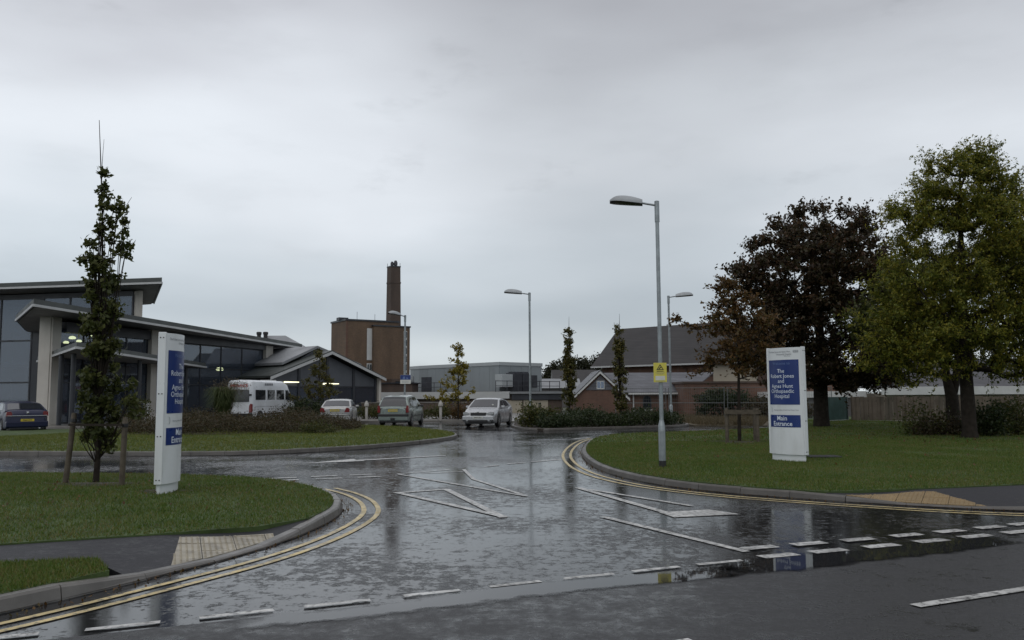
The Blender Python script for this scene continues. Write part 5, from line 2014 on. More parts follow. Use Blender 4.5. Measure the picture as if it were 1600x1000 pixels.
bits(hb, [('grille', 'black_plastic', -.40, .40, yf - .1, yf + .02, .60, .74, .02), ('grille_bar', 'chrome', -.44, .44, yf - .08, yf + .03, .745, .775, .01), ('badge', 'chrome', -.06, .06, yf - .05, yf + .04, .74, .83, .02),
          ('bumper', 'paint_silver', -.82, .82, yf - .3, yf + .07, .30, .59, .05), ('lower_grille', 'black_plastic', -.52, .52, yf - .05, yf + .085, .28, .39, .02),
          ('fog_light', 'black_plastic', .60, .80, yf - .1, yf + .07, .32, .41, .02), ('fog_light', 'black_plastic', -.80, -.60, yf - .1, yf + .07, .32, .41, .02), ('front_valance', 'black_plastic', -.7, .7, yf - .3, yf + .02, .18, .29, .03),
          ('tax_disc', 'plate_white', -.52, -.44, 1.10, 1.115, 1.10, 1.17, 0)])
plate(hb, yf + .075, .50, 'DH10 UKX', 'plate_white', back=False)

# ---- navy hatchback at the left edge, rear towards the camera
S = dict(L=4.6, W=1.80, wr=.32, wy=(-1.35, 1.38), sill=.24, ztop=[(-2.3, .98), (-2.18, 1.06), (-1.7, 1.06), (-.6, 1.0), (1.0, .97), (1.35, .95), (2.0, .82), (2.3, .68)],
         cab=[(-1.95, 1.05), (-1.15, 1.37), (-.55, 1.44), (.1, 1.465), (.55, 1.42), (1.32, .96)], belt=[(-2, 1.0), (2, .95)], ws=(.62, 1.22), rw=(-1.85, -1.18),
         side=[[(-1.2, 1.08), (-.05, 1.03), (-.05, 1.37), (-.62, 1.36), (-.95, 1.27)], [(.02, 1.03), (.98, 1.0), (.55, 1.34), (.02, 1.37)]], mirror=(.78, 1.03))
nv = vehicle('hatchback_car', 'dark navy hatchback parked at the left before the white pier', (-23.4, 39.6, 0), -40, S, 'paint_navy')
yb = -2.3
mirrored(nv, 'tail_light', 'lamp_red', [(.60, .80), (.84, .80), (.83, 1.0), (.66, 1.02), (.61, .93)], yb + .09, .18)
plate(nv, yb - .012, .62, 'FN04 UTT', 'plate_yellow', .54)
bits(nv, [('bumper', 'paint_navy', -.84, .84, yb - .05, yb + .3, .30, .58, .05), ('boot_trim', 'chrome', -.80, .80, yb - .03, yb + .03, .81, .838, .006), ('badge', 'chrome', -.05, .05, yb - .025, yb + .01, .92, 1.01, .02),
          ('rear_valance', 'black_plastic', -.7, .7, yb + .0, yb + .3, .2, .31, .03), ('spoiler', 'black_plastic', -.42, .30, yb + .52, yb + .60, 1.12, 1.15, .01), ('exhaust', 'chrome', .45, .54, yb - .03, yb + .2, .22, .28, .02)])

# ---- white minibus
S = dict(L=5.6, W=2.0, wr=.34, wy=(-1.75, 1.85), sill=.30, taper=.05, endround=1.0, cat='minibus',
         ztop=[(-2.8, 2.62), (-2.6, 2.70), (1.2, 2.66), (1.55, 2.50), (2.25, 1.36), (2.5, 1.20), (2.8, .95)],
         flank_win=[[(-2.35, 1.42, 1.0), (-1.25, 1.42, 1.0), (-1.25, 2.06, .982), (-2.35, 2.06, .982)], [(-1.0, 1.42, 1.0), (-.15, 1.42, 1.0), (-.15, 2.06, .982), (-1.0, 2.06, .982)],
                    [(.08, 1.42, 1.0), (1.0, 1.42, 1.0), (1.0, 2.06, .982), (.08, 2.06, .982)], [(1.2, 1.42, .995), (2.05, 1.30, .99), (1.98, 1.42, .985), (1.52, 2.06, .975), (1.2, 2.06, .98)]], mirror=(1.95, 1.55), mirror_mat='black_plastic')
mb = vehicle('minibus', 'white high roofed minibus with red lettering behind the ornamental grass', (-16.85, 56.4, 0), 16, S, 'paint_white')
yb = -2.8
slab(mb, 'rear_window', 'glass_dark', [(-.80, 1.30), (.80, 1.30), (.80, 2.02), (.72, 2.08), (-.72, 2.08), (-.80, 2.02)], yb - .012, .05)
mirrored(mb, 'tail_light', 'lamp_red', [(.80, .62), (.985, .62), (.985, 1.15), (.90, 1.18), (.81, 1.05)], yb + .05, .14)
bits(mb, [('bumper', 'black_plastic', -.95, .95, yb - .06, yb + .2, .34, .56, .04), ('side_moulding', 'black_plastic', .985, 1.012, -1.35, 1.45, .46, .54, .008), ('side_moulding', 'black_plastic', -1.012, -.985, -1.35, 1.45, .46, .54, .008),
          ('door_handle', 'black_plastic', 1.0, 1.025, 1.12, 1.22, .98, 1.08, .01), ('door_seam', 'text_grey', 1.0, 1.008, 1.08, 1.095, .5, 1.4, 0), ('roof_vent', 'fascia_white', -.4, .4, .2, 1.0, 2.66, 2.75, .03),
          ('rear_door_seam', 'text_grey', -.008, .008, yb - .006, yb + .02, .6, 1.28, 0), ('door_latch', 'black_plastic', .80, .96, yb - .03, yb + .03, 1.68, 1.80, .01), ('swage_line', 'text_grey', .998, 1.004, -2.4, 1.08, .985, 1.0, 0)])
me = text_mesh('AMBULANCE', .25, bold=.006)
for v in me.vertices:
    v.co = (v.co.x * .92, yb - .02, 2.33 + v.co.y)
link('lettering', me, 'text_red', mb)
for k in range(5):
    bits(mb, [('side_mark', 'text_grey', .975, .982, -1.3 + k * .2, -1.16 + k * .2, 2.36, 2.50, 0)])

# ================================================================ FENCES
def site_panel(label, a, b, h=2.0):
    F = Frame(a, b)
    o = thing('site_fence_panel', label, 'fence', ((a[0] + b[0]) / 2, (a[1] + b[1]) / 2, 0.05), 0, 'temporary mesh fence panels')
    mm = MB()
    for u in (0.03, F.len - .03):
        mm.tube([F.P(u, 0, .06), F.P(u, 0, h)], .022, 6)
    for z in (.2, 1.1, h):
        mm.tube([F.P(0, 0, z), F.P(F.len, 0, z)], .018, 6)
    mm.build('frame', 'wire_grey', o, world=True)
    mm = MB()
    n = int(F.len / .14)
    for k in range(n):
        u = .1 + k * .14
        mm.fbox(F, u, u + .007, -.003, .003, .2, h)
    for k in range(7):
        mm.fbox(F, 0, F.len, -.006, -.003, .3 + k * .25, .307 + k * .25)
    q = mm.build('mesh_wires', 'wire_grey', o, world=True)
    q['kind'] = 'stuff'
    for u in (0.0, F.len):
        mm = MB()
        p = F.P(u, 0, 0)
        mm.box(p.x - .32, p.x + .32, p.y - .12, p.y + .12, .05, .18)
        mm.build('foot_block', 'black_plastic', o, world=True, bevel=.02)
    return o


pan = [((6.4, 52.2), (9.5, 51.6)), ((9.6, 51.5), (12.6, 49.6)), ((12.7, 49.5), (15.8, 48.9)), ((15.9, 48.8), (18.2, 47.6))]
for (a, b), lb in zip(pan, ('temporary mesh fence panel before the lodge gable', 'temporary mesh fence panel before the arched window', 'temporary mesh fence panel behind the young russet tree', 'temporary mesh fence panel left of the dark tree trunk')):
    site_panel(lb, a, b)
gs = thing('screened_fence', 'green screened fence panel just right of the dark tree trunk', 'fence', (17, 44.6, 0.05))
Fg = Frame((15.9, 43.3), (18.0, 45.0))
mm = MB()
mm.fbox(Fg, 0, Fg.len, -.012, .0, .22, 1.42)
mm.build('screen', 'green_screen', gs, world=True)
mm = MB()
for u in (0.0, Fg.len):
    mm.tube([Fg.P(u, .03, 0), Fg.P(u, .03, 1.45)], .03, 6)
mm.tube([Fg.P(0, .03, .18), Fg.P(Fg.len, .03, .18)], .035, 6)
mm.build('frame', 'galvanised', gs, world=True)
# long timber fence, board by board
tf = thing('timber_fence', 'weathered close boarded timber fence before the white eaved bungalow', 'fence', (22, 42.5, 0.1))
Ft = Frame((18.1, 44.6), (30.5, 40.6))
n = int(Ft.len / .20)
rnd = random.Random(5)
for k in range(n):
    u = k * .20
    h = 1.42 + rnd.uniform(-.025, .025)
    d = .03 if k % 2 else .0
    mm = MB()
    mm.fbox(Ft, u + .004, u + (.185 if k % 2 else .215), d, d + .022, .10 + rnd.uniform(0, .03), h)
    mm.build('board', 'timber_fence', tf, world=True)
for z in (.35, 1.15):
    mm = MB()
    mm.fbox(Ft, 0, Ft.len, -.06, -.002, z, z + .09)
    mm.build('rail', 'timber_fence', tf, world=True)
for k in range(6):
    u = k * Ft.len / 5
    mm = MB()
    mm.fbox(Ft, u - .05, u + .05, -.17, -.062, 0, 1.5)
    mm.build('fence_post', 'timber_fence', tf, world=True)
mm = MB()
mm.prism([(17.9, 43.9), (19.6, 42.2), (22.2, 41.6), (22.2, 42.4), (18.2, 44.3)], .05, .2)
struct('concrete_path', mm, 'kerb_granite', 'pale concrete strip at the foot of the timber fence')

# ================================================================ TREES AND SHRUBS
def limb(mm, a, b, r0, r1, sag=0.15, n=4):
    a, b = Vector(a), Vector(b)
    mid = a.lerp(b, .5) + Vector((random.uniform(-.1, .1), random.uniform(-.1, .1), sag)) * (b - a).length * .6
    pts = []
    for k in range(n + 1):
        t = k / n
        pts.append(a.lerp(mid, t).lerp(mid.lerp(b, t), t))
    mm.tube(pts, [r0 + (r1 - r0) * (k / n) for k in range(n + 1)], 6, False)


def tree(name, label, loc, trunk, clusters, per, sig, leaf, size, mat, bark='bark', group=None, flat=.6, fork=None, lr=.05, cat='tree', aspect=.6, up=.3, outward=.35, twig=12):
    """trunk: [(x, y, z, r)...]; clusters: (n, 3) leaf clump centres, each fed by its own limb"""
    o = thing(name, label, cat, loc, 0, group)
    mm = MB()
    mm.tube([p[:3] for p in trunk], [p[3] for p in trunk], 10)
    tk = mm.build('trunk', bark, o, smooth=60)
    mm = MB()
    tr = np.array(trunk)
    # grow: every clump joins the nearest wood already there, so that limbs fork instead of all leaving the trunk
    z0 = fork if fork else tr[0, 2] + .22 * (tr[-1, 2] - tr[0, 2])
    zs = np.linspace(z0, tr[-1, 2], 26)
    nodes = [np.array([np.interp(z, tr[:, 2], tr[:, 0]), np.interp(z, tr[:, 2], tr[:, 1]), z]) for z in zs]
    par = [-1] * len(nodes)
    nt_ = len(nodes)
    ax = np.array([[np.interp(c[2], tr[:, 2], tr[:, 0]), np.interp(c[2], tr[:, 2], tr[:, 1])] for c in clusters])
    order = np.argsort(np.hypot(clusters[:, 0] - ax[:, 0], clusters[:, 1] - ax[:, 1]))
    cost = [0.0] * nt_
    for i in order:
        c = clusters[i]
        A = np.array(nodes)
        dv = c - A
        dd = np.linalg.norm(dv, axis=1)
        rise = dv[:, 2] / (dd + 1e-6)
        k = int(np.argmin(dd * (1.25 - .45 * rise * outward * 2) + .35 * np.array(cost)))
        nodes.append(c)
        par.append(k)
        cost.append(cost[k] + dd[k])
    load = [0] * len(nodes)
    for i in range(len(nodes) - 1, nt_ - 1, -1):
        load[i] += 1
        load[par[i]] += load[i]
    big = max(load[nt_:]) if len(load) > nt_ else 1
    for i in range(nt_, len(nodes)):
        k = par[i]
        r1 = .006 + lr * math.sqrt((load[i] - 1) / big)
        r0 = .008 + lr * math.sqrt(load[i] / big)
        limb(mm, nodes[k], nodes[i], r0, r1, .10, 3)
    mm.build('branches', bark, tk, smooth=60)['kind'] = 'stuff'
    n = len(clusters)
    # each clump is a spray of fine twigs that carry the leaves
    T = max(3, per // twig)
    base = np.repeat(clusters, T, 0)
    dirs = RNG.normal(size=(n * T, 3))
    dirs[:, 2] += .35
    axc = np.column_stack([np.interp(base[:, 2], tr[:, 2], tr[:, 0]), np.interp(base[:, 2], tr[:, 2], tr[:, 1]), base[:, 2] - .3])
    outw = base - axc
    outw /= np.linalg.norm(outw, axis=1)[:, None] + 1e-6
    dirs += outw * .8
    dirs[:, 2] *= flat
    dirs /= np.linalg.norm(dirs, axis=1)[:, None]
    ln = sig * RNG.uniform(.7, 2.3, n * T) * np.repeat(RNG.uniform(.65, 1.2, n), T)
    tips = base + dirs * ln[:, None]
    keep_t = RNG.uniform(size=n * T) < np.repeat(RNG.uniform(.55, 1.0, n), T)
    base, tips = base[keep_t], tips[keep_t]
    side = np.cross(tips - base, RNG.normal(size=base.shape))
    side /= np.linalg.norm(side, axis=1)[:, None] + 1e-9
    s2 = np.cross(side, (tips - base) / (np.linalg.norm(tips - base, axis=1)[:, None] + 1e-9))
    tw = size * .05
    ring = [side, -side * .5 + s2 * .87, -side * .5 - s2 * .87]
    tv = np.stack([base + q * tw for q in ring] + [tips + q * tw * .4 for q in ring], 1).reshape(-1, 3)
    k6 = np.arange(len(base))[:, None, None] * 6
    tf_ = (k6 + np.array([[0, 1, 4, 3], [1, 2, 5, 4], [2, 0, 3, 5]])[None]).reshape(-1, 4)
    poly_mesh('twigs', tv, tf_, 4, bark, tk)['kind'] = 'stuff'
    tt = RNG.uniform(.12, 1.05, (len(base), twig))
    pts = base[:, None, :] + (tips - base)[:, None, :] * tt[:, :, None]
    pts = pts + RNG.normal(size=pts.shape) * size * .38
    pts = pts.reshape(-1, 3)
    cr = leaves('crown', pts, size, mat, o, aspect=aspect, up=up)
    return o


def ball(n, c, r, bias=.55, zmin=None):
    v = RNG.normal(size=(n, 3))
    v /= np.linalg.norm(v, axis=1)[:, None]
    k = RNG.uniform(bias ** 3, 1, n) ** (1 / 3)
    p = v * k[:, None] * np.array(r) + np.array(c)
    return p if zmin is None else p[p[:, 2] > zmin]


def column(n, z0, z1, prof, x0=0.0, lean=0.0):
    z = RNG.uniform(z0, z1, n)
    t = (z - z0) / (z1 - z0)
    rr = np.interp(t, [p[0] for p in prof], [p[1] for p in prof])
    a = RNG.uniform(0, 2 * math.pi, n)
    k = np.sqrt(RNG.uniform(.1, 1, n)) * rr
    return np.column_stack([x0 + lean * t + k * np.cos(a), k * np.sin(a), z])


# ---- near columnar oak with its two stakes
LZ = zl(-7.2, 14.55) - .02
ok_c = column(100, .58, 3.9, [(0, .20), (.12, .33), (.3, .31), (.5, .22), (.62, .28), (.8, .18), (.9, .25), (1, .20)], lean=-.02)
ok_t = np.array([(-.05, .02, 4.6), (.12, 0, 4.5), (-.12, .05, 4.45), (-.02, -.05, 4.85), (.16, .05, 4.75), (.10, 0, 4.3), (-.2, 0, 4.1), (-.1, 0, 4.3), (.2, .1, 4.1), (.34, .05, 4.0), (.3, 0, 4.6), (.22, 0, 4.85), (-.08, 0, 5.05), (-.05, .03, 5.2), (.32, 0, 4.35), (.36, .05, 4.15), (-.28, 0, 4.2), (-.33, 0, 3.95), (-.10, 0, 5.45), (.55, -.1, 1.35), (.62, .05, 1.15), (.50, 0, 1.6), (.6, -.15, 1.45)])
oak = tree('columnar_tree', 'slim columnar tree with dull green leaves left of the near sign', (-7.2, 14.55, LZ), [(0, 0, 0, .055), (.02, 0, .5, .045), (-.02, .02, 1.5, .036), (0, 0, 3.0, .024), (-.06, 0, 4.6, .014), (-.12, 0, 5.5, .010), (-.19, 0, 6.45, .005)],
           np.vstack([ok_c, ok_t]), 78, .092, None, .098, 'leaf_oak', lr=.014, flat=1.0, outward=1.6)
mm = MB()
for a, b in (((-.11, 0, 5.2), (-.10, .02, 6.1)), ((.1, 0, 4.4), (.42, .05, 5.05)), ((.05, 0, 4.5), (.14, 0, 5.0))):
    limb(mm, a, b, .008, .003, .02)
for k in range(16):
    a = random.uniform(0, 6.28)
    r = random.uniform(.2, .5)
    limb(mm, (0, 0, random.uniform(.25, .55)), (r * math.cos(a), r * math.sin(a), random.uniform(.85, 1.3)), .012, .003, -.08)
mm.build('bare_twigs', 'bark', oak)['kind'] = 'stuff'
for x, y, h, lean, lb in ((-7.62, 14.35, 1.22, .10, 'weathered round stake left of the columnar tree'), (-6.52, 14.05, 1.15, .02, 'weathered round stake right of the columnar tree')):
    o = thing('tree_stake', lb, 'stake', (x, y, zl(x, y) - .02), 0, 'stakes of the columnar tree')
    mm = MB()
    mm.tube([(0, 0, 0), (lean, 0, h * .95), (lean, 0, h)], [.048, .045, .036], 10)
    mm.build('stake', 'timber_stake', o, smooth=50)
    mm = MB()
    mm.lathe([(.05, h - .16), (.052, h - .15), (.052, h - .11), (.05, h - .10)], 10, (lean, 0, 0))
    mm.build('tie', 'black_plastic', o)
mm = MB()
Fx = Frame((-7.60, 14.27), (-6.50, 13.97))
mm.fbox(Fx, .06, Fx.len, -.0, .025, zl(-7, 14) + .98, zl(-7, 14) + 1.02)
o = mm.build('stake_crossbar', 'bark')
tag(o, 'thin timber crossbar between the columnar tree stakes', 'crossbar')
# worn soil round the sign and tree feet
for (x, y, rx, ry, lb) in ((-7.1, 14.3, .75, .40, 'bare soil patch under the columnar tree'), (-5.5, 13.15, .40, .25, 'bare soil patch at the foot of the near sign'), (6.86, 25.4, .9, .8, 'bare soil patch under the young russet tree')):
    zf = zl if x < 0 else zr
    pts = []
    for k in range(22):
        a = 2 * math.pi * k / 22
        q = 1 + .25 * math.sin(3 * a + x) + .12 * math.sin(7 * a)
        pts.append((x + rx * q * math.cos(a), y + ry * q * math.sin(a)))
    mm = MB()
    mm.add([(px, py, zf(px, py) + .004) for px, py in pts] + [(x, y, zf(x, y) + .03)], [(k, (k + 1) % 22, 22) for k in range(22)])
    struct('soil_patch', mm, 'soil', lb, smooth=60)

# ---- young russet tree in its stake frame
rz_ = zr(6.86, 25.4) - .02
rc = np.vstack([ball(70, (.1, 0, 3.1), (1.05, 1.0, 1.35), .3), ball(18, (-.2, 0, 4.3), (.5, .5, .7), .2), np.array([(-1.5, 0, 3.6), (-1.75, .1, 3.75), (-1.2, 0, 3.5), (1.2, .2, 2.2), (-1.0, 0, 2.2)])])
tree('young_tree', 'young russet leaved tree in a timber stake frame', (6.86, 25.4, rz_), [(0, 0, 0, .06), (.02, 0, 1.2, .05), (.05, .03, 2.5, .036), (0, 0, 4.0, .018), (-.05, 0, 5.1, .006)], rc, 110, .24, None, .11, 'leaf_russet', lr=.03, fork=1.3)
for (dx, dy, lb) in ((-.48, -.42, 'front left post of the young tree stake frame'), (.46, -.35, 'front right post of the young tree stake frame'), (-.22, .55, 'back left post of the young tree stake frame'), (.62, .50, 'back right post of the young tree stake frame')):
    o = thing('tree_stake', lb, 'stake', (6.86 + dx, 25.4 + dy, zr(6.86 + dx, 25.4 + dy) - .02), 0, 'stake frame of the young russet tree')
    mm = MB()
    mm.tube([(0, 0, 0), (0, 0, .98), (0, 0, 1.03)], [.052, .05, .04], 10)
    mm.build('stake', 'timber_stake', o, smooth=50)
    if dy < 0:
        continue
    mm = MB()
    mm.box(-.045, .045, -.0, .9 if False else .02, .86, .96)
    mm.build('bracket', 'timber_stake', o)
for a, b, lb in (((6.36, 24.93), (7.34, 25.0), 'front rail of the young tree stake frame'), ((6.64, 26.0), (7.48, 25.95), 'back rail of the young tree stake frame')):
    Fx = Frame(a, b)
    mm = MB()
    mm.fbox(Fx, -.06, Fx.len + .06, 0.0, .035, rz_ + .86, rz_ + .98)
    o = mm.build('stake_rail', 'timber_stake')
    tag(o, lb, 'rail', 'stake frame of the young russet tree')

# ---- dark cherry
cz = zr(13.6, 36.9) - .03
cc = np.vstack([ball(200, (.2, 0, 5.7), (3.5, 3.3, 4.1), .55, 2.1), ball(60, (-1.0, -.6, 6.6), (2.4, 2.4, 2.6), .5), ball(34, (1.3, 0, 7.8), (1.9, 1.9, 2.2), .5), ball(26, (-2.4, -.4, 3.6), (1.6, 1.4, 1.4), .4), ball(30, (2.6, -.6, 3.4), (1.8, 1.4, 1.5), .4), ball(16, (-3.0, 0, 6.4), (1.2, .9, .8), .3), ball(70, (.4, -.8, 2.5), (3.7, 1.8, .9), .3), ball(40, (-.6, .2, 4.4), (3.9, 2.6, 1.2), .55), ball(24, (3.4, -.6, 5.6), (1.2, 1.0, 1.6), .3)])
tree('cherry_tree', 'big dark purple brown tree behind the right sign', (13.6, 36.9, cz), [(0, 0, 0, .38), (0, 0, .5, .33), (.02, 0, 2.0, .30), (.1, 0, 3.6, .22), (.05, .1, 6.0, .12), (0, 0, 8.6, .04)], cc, 190, .42, None, .175, 'leaf_cherry', lr=.15, flat=.75, fork=1.9)

# ---- feathery yellow green locust and its dark neighbour stem
tz = zr(14.6, 26.8) - .03
tcr = []
for (n, c, r) in ((46, (.1, 0, 7.9), (1.25, 1.2, 1.5)), (26, (-1.2, -.2, 7.4), (1.1, 1.0, .9)), (70, (.2, 0, 6.0), (2.4, 2.2, 1.4)), (46, (-1.2, -.4, 5.0), (1.7, 1.6, 1.1)), (44, (1.6, 0, 5.4), (1.7, 1.6, 1.6)), (50, (-.9, -.5, 3.5), (2.2, 1.7, 1.0)),
                  (40, (1.7, -.3, 3.7), (1.6, 1.5, 1.1)), (18, (-2.0, -.6, 2.6), (1.0, .9, .5)), (14, (.6, 0, 9.0), (.7, .6, .5)), (60, (.3, 0, 6.6), (1.9, 1.7, 2.2)), (40, (.4, -.4, 4.4), (2.4, 1.8, 1.2)), (24, (1.5, 0, 7.4), (1.1, 1.0, 1.1)), (18, (1.9, -.3, 2.4), (1.0, .8, .5)), (34, (-1.6, -.5, 2.5), (1.9, 1.0, .8)), (22, (-2.4, -.3, 3.4), (1.0, .9, .9)), (16, (.6, -.8, 2.2), (1.6, .6, .5)), (26, (2.4, .2, 6.4), (1.2, 1.0, 1.4)), (20, (2.6, 0, 4.4), (1.2, 1.0, 1.2))):
    tcr.append(ball(n, c, r, .45))
tree('locust_tree', 'tall feathery yellow green tree at the right edge', (14.6, 26.8, tz), [(0, 0, 0, .27), (0, 0, .25, .225), (-.02, 0, 2.2, .19), (.06, .1, 4.0, .13), (.05, 0, 6.2, .09), (.15, 0, 8.8, .03)], np.vstack(tcr), 300, .36, None, .105, 'leaf_locust', lr=.12, flat=.85, aspect=.45, up=.6, fork=2.2, twig=18)
t2 = zr(16.3, 31.0) - .03
tree('dark_tree', 'dark forked tree close behind the yellow green tree', (16.3, 31.0, t2), [(0, 0, 0, .27), (0, 0, 1.3, .22), (-.16, 0, 2.0, .15), (-.24, 0, 3.2, .11), (-.2, 0, 5.5, .05)], np.vstack([ball(60, (.2, .6, 5.0), (2.6, 2.0, 2.2), .4), ball(60, (2.8, 1.0, 5.0), (2.2, 1.5, 3.0), .4), ball(40, (-1.6, .4, 4.0), (1.6, 1.2, 1.3), .3)]), 170, .42, None, .17, 'leaf_oak', lr=.10, flat=.6, fork=2.2)
mm = MB()
mm.tube([(16.3, 31.0, t2 + 1.25), (16.5, 31.0, t2 + 2.0), (16.65, 31.0, t2 + 3.4), (16.8, 31, t2 + 5.2)], [.16, .14, .10, .04], 10)
o = mm.build('second_stem', 'bark', bpy.data.objects['dark_tree'], world=True, smooth=60)

# ---- slim columnar trees behind the hedge
for (x, y, h, seed, lb) in ((2.95, 43.3, 5.0, 3, 'slim columnar tree with a bare leader left of the lodge gable'), (5.55, 43.0, 5.1, 4, 'slim columnar tree in front of the lodge gable')):
    tree('slim_tree', lb, (x, y, .1), [(0, 0, 0, .05), (0, 0, 1.5, .04), (.03, 0, 3.5, .022), (.02, 0, h, .012), (.03, 0, h + .6, .005)],
         np.vstack([column(64, .7, h - .8, [(0, .24), (.2, .34), (.5, .30), (.75, .17), (1, .15)]), column(9, h - 1.2, h + .05, [(0, .34), (.5, .16), (1, .1)])]), 60, .13, None, .125, 'leaf_hornbeam', lr=.012, flat=1.0, outward=1.4, group='slim columnar trees behind the hedge')
# ---- young golden trees by the buildings
for (x, y, h, w, mt, lb) in ((-3.4, 52.4, 4.55, 1.05, 'leaf_gold', 'young yellow leaved tree before the grey plant building'), (-13.35, 57.6, 4.6, 1.25, 'leaf_hornbeam', 'young olive yellow tree before the gabled hall')):
    tree('young_tree', lb, (x, y, .1), [(0, 0, 0, .05), (0, 0, 1.5, .04), (0, 0, 3.2, .02), (.02, 0, h, .006)],
         np.vstack([column(44, 1.1, h - 1.1, [(0, w), (.35, w * 1.02), (.7, w * .6), (1, w * .42)]), column(12, h - 1.2, h, [(0, .42), (.5, .3), (1, .08)]), np.array([(-1.9, 0, 1.45), (-1.5, 0, 1.3), (-1.1, 0, 1.2)])]), 60, .19, None, .15, mt, lr=.016, flat=.9, outward=.9)


def shrub(name, label, loc, r, n, per, size, mat, sig=.16, group=None, stems=10):
    o = thing(name, label, 'shrub', loc, 0, group)
    c = ball(n, (0, 0, r[2] * .55), (r[0], r[1], r[2] * .55), .35, .08)
    mm = MB()
    for k in range(0, len(c), max(1, len(c) // stems)):
        limb(mm, (random.uniform(-.12, .12), random.uniform(-.12, .12), 0), c[k], .018, .005, -.05)
    mm.build('stems', 'bark', o)['kind'] = 'stuff'
    cen = np.repeat(c, per, 0) + RNG.normal(size=(len(c) * per, 3)) * sig
    cen = cen[cen[:, 2] > .02]
    leaves('foliage', cen, size, mat, o)
    return o


# hedge of low dark evergreens, and the lighter shrub at its end
hd = thing('low_hedge', 'dark evergreen low hedge along the far kerb', 'hedge', (4.6, 41.0, .1))
hp_ = scatter(clip_box(bedP, 1.3, 8.9, 36, 44.5), 900)
dk = np.array([near_path([Vector((*p, 0)) for p in bedP], x, y)[0] for x, y in hp_])
hp_ = hp_[dk > .25]
hz_ = .12 + RNG.uniform(.12, .66, len(hp_)) * (.75 + .25 * np.sin(hp_[:, 0] * 2.1)) + .0
cen = np.repeat(np.column_stack([hp_, hz_]), 42, 0) + RNG.normal(size=(len(hp_) * 42, 3)) * .15
cen = cen[cen[:, 2] > .11] - np.array([4.6, 41.0, .1])
leaves('foliage', cen, .11, 'leaf_hedge', hd)
mm = MB()
for k in range(0, len(hp_), 9):
    limb(mm, (hp_[k][0] - 4.6, hp_[k][1] - 41, 0), (hp_[k][0] - 4.6 + random.uniform(-.2, .2), hp_[k][1] - 41, .6), .02, .006)
mm.build('stems', 'bark', hd)['kind'] = 'stuff'
shrub('leafy_shrub', 'olive leaved shrub round the foot of the middle street lamp', (.75, 40.2, .1), (.55, .6, .95), 40, 36, .12, 'leaf_shrub')
shrub('leafy_shrub', 'green and yellow shrub left in the hedge bed', (1.55, 40.0, .1), (.55, .5, .75), 34, 36, .12, 'leaf_shrub')

# island planting: one mass of heath shrubs
IP = [(-16.6, 34.6), (-15.4, 33.0), (-12.5, 31.6), (-9.5, 32.2), (-7.2, 34.2), (-6.6, 37.0), (-7.6, 40.4), (-11, 43), (-15.5, 41), (-17.3, 37.5)]
ip = scatter(IP, 3600)
dz_ = .12 + .08 + RNG.uniform(.0, 1.0, len(ip)) * np.clip((-ip[:, 0] - 5.2) / 4, .35, 1) * (.50 + .2 * np.sin(ip[:, 0] * 1.3 + ip[:, 1] * .7) + .12 * np.sin(ip[:, 0] * 3.7))
cen = np.repeat(np.column_stack([ip, dz_]), 20, 0) + RNG.normal(size=(len(ip) * 20, 3)) * .13
o = leaves('heath_planting', cen[cen[:, 2] > .14], .075, 'leaf_heather')
tag(o, 'mass of russet brown heath shrubs on the island', 'shrubs', None, 'stuff')
mm = MB()
mm.add([(x, y, zi(x, y) + .02) for x, y in IP], [tuple(range(len(IP)))])
struct('soil_patch', mm, 'soil', 'dark soil under the russet heath shrubs')
shrub('low_shrub', 'small grey green mound shrub at the right end of the russet planting', (-7.5, 32.6, .14), (.75, .5, .42), 36, 40, .07, 'leaf_shrub', .09)
# tall ornamental grass
og = thing('ornamental_grass', 'tall arching ornamental grass clump left of the white minibus', 'plant', (-14.2, 41.0, .15))
vs, fs = [], []
for k in range(1500):
    a = random.uniform(0, 2 * math.pi)
    r0 = random.uniform(0, .28)
    ln = random.uniform(1.0, 2.0)
    out = random.uniform(.15, 1.05)
    w = random.uniform(.010, .020)
    ca, sa = math.cos(a), math.sin(a)
    b = len(vs)
    for j in range(6):
        t = j / 5
        rr = r0 + out * (t ** 1.7)
        z = ln * (math.sin(t * math.pi * (.5 + .22 * out)))
        ww = w * (1 - t * .85)
        x, y = ca * rr, sa * rr
        vs += [(x - sa * ww, y + ca * ww, z), (x + sa * ww, y - ca * ww, z)]
    fs += [(b + 2 * j, b + 2 * j + 1, b + 2 * j + 3, b + 2 * j + 2) for j in range(5)]
mm = MB()
mm.add(vs, fs)
mm.build('blades', 'leaf_pampas', og)
plm = RNG.normal(size=(900, 3)) * np.array([.42, .35, .20]) + np.array([.35, 0, 1.95])
leaves('plumes', plm, .10, 'dry_grass', og, aspect=.25)
mm = MB()
for k in range(22):
    x, y = random.gauss(.35, .35), random.gauss(0, .3)
    limb(mm, (x * .3, y * .3, 0), (x, y, random.uniform(1.7, 2.2)), .008, .003, .02)
mm.build('plume_stalks', 'dry_grass', og)

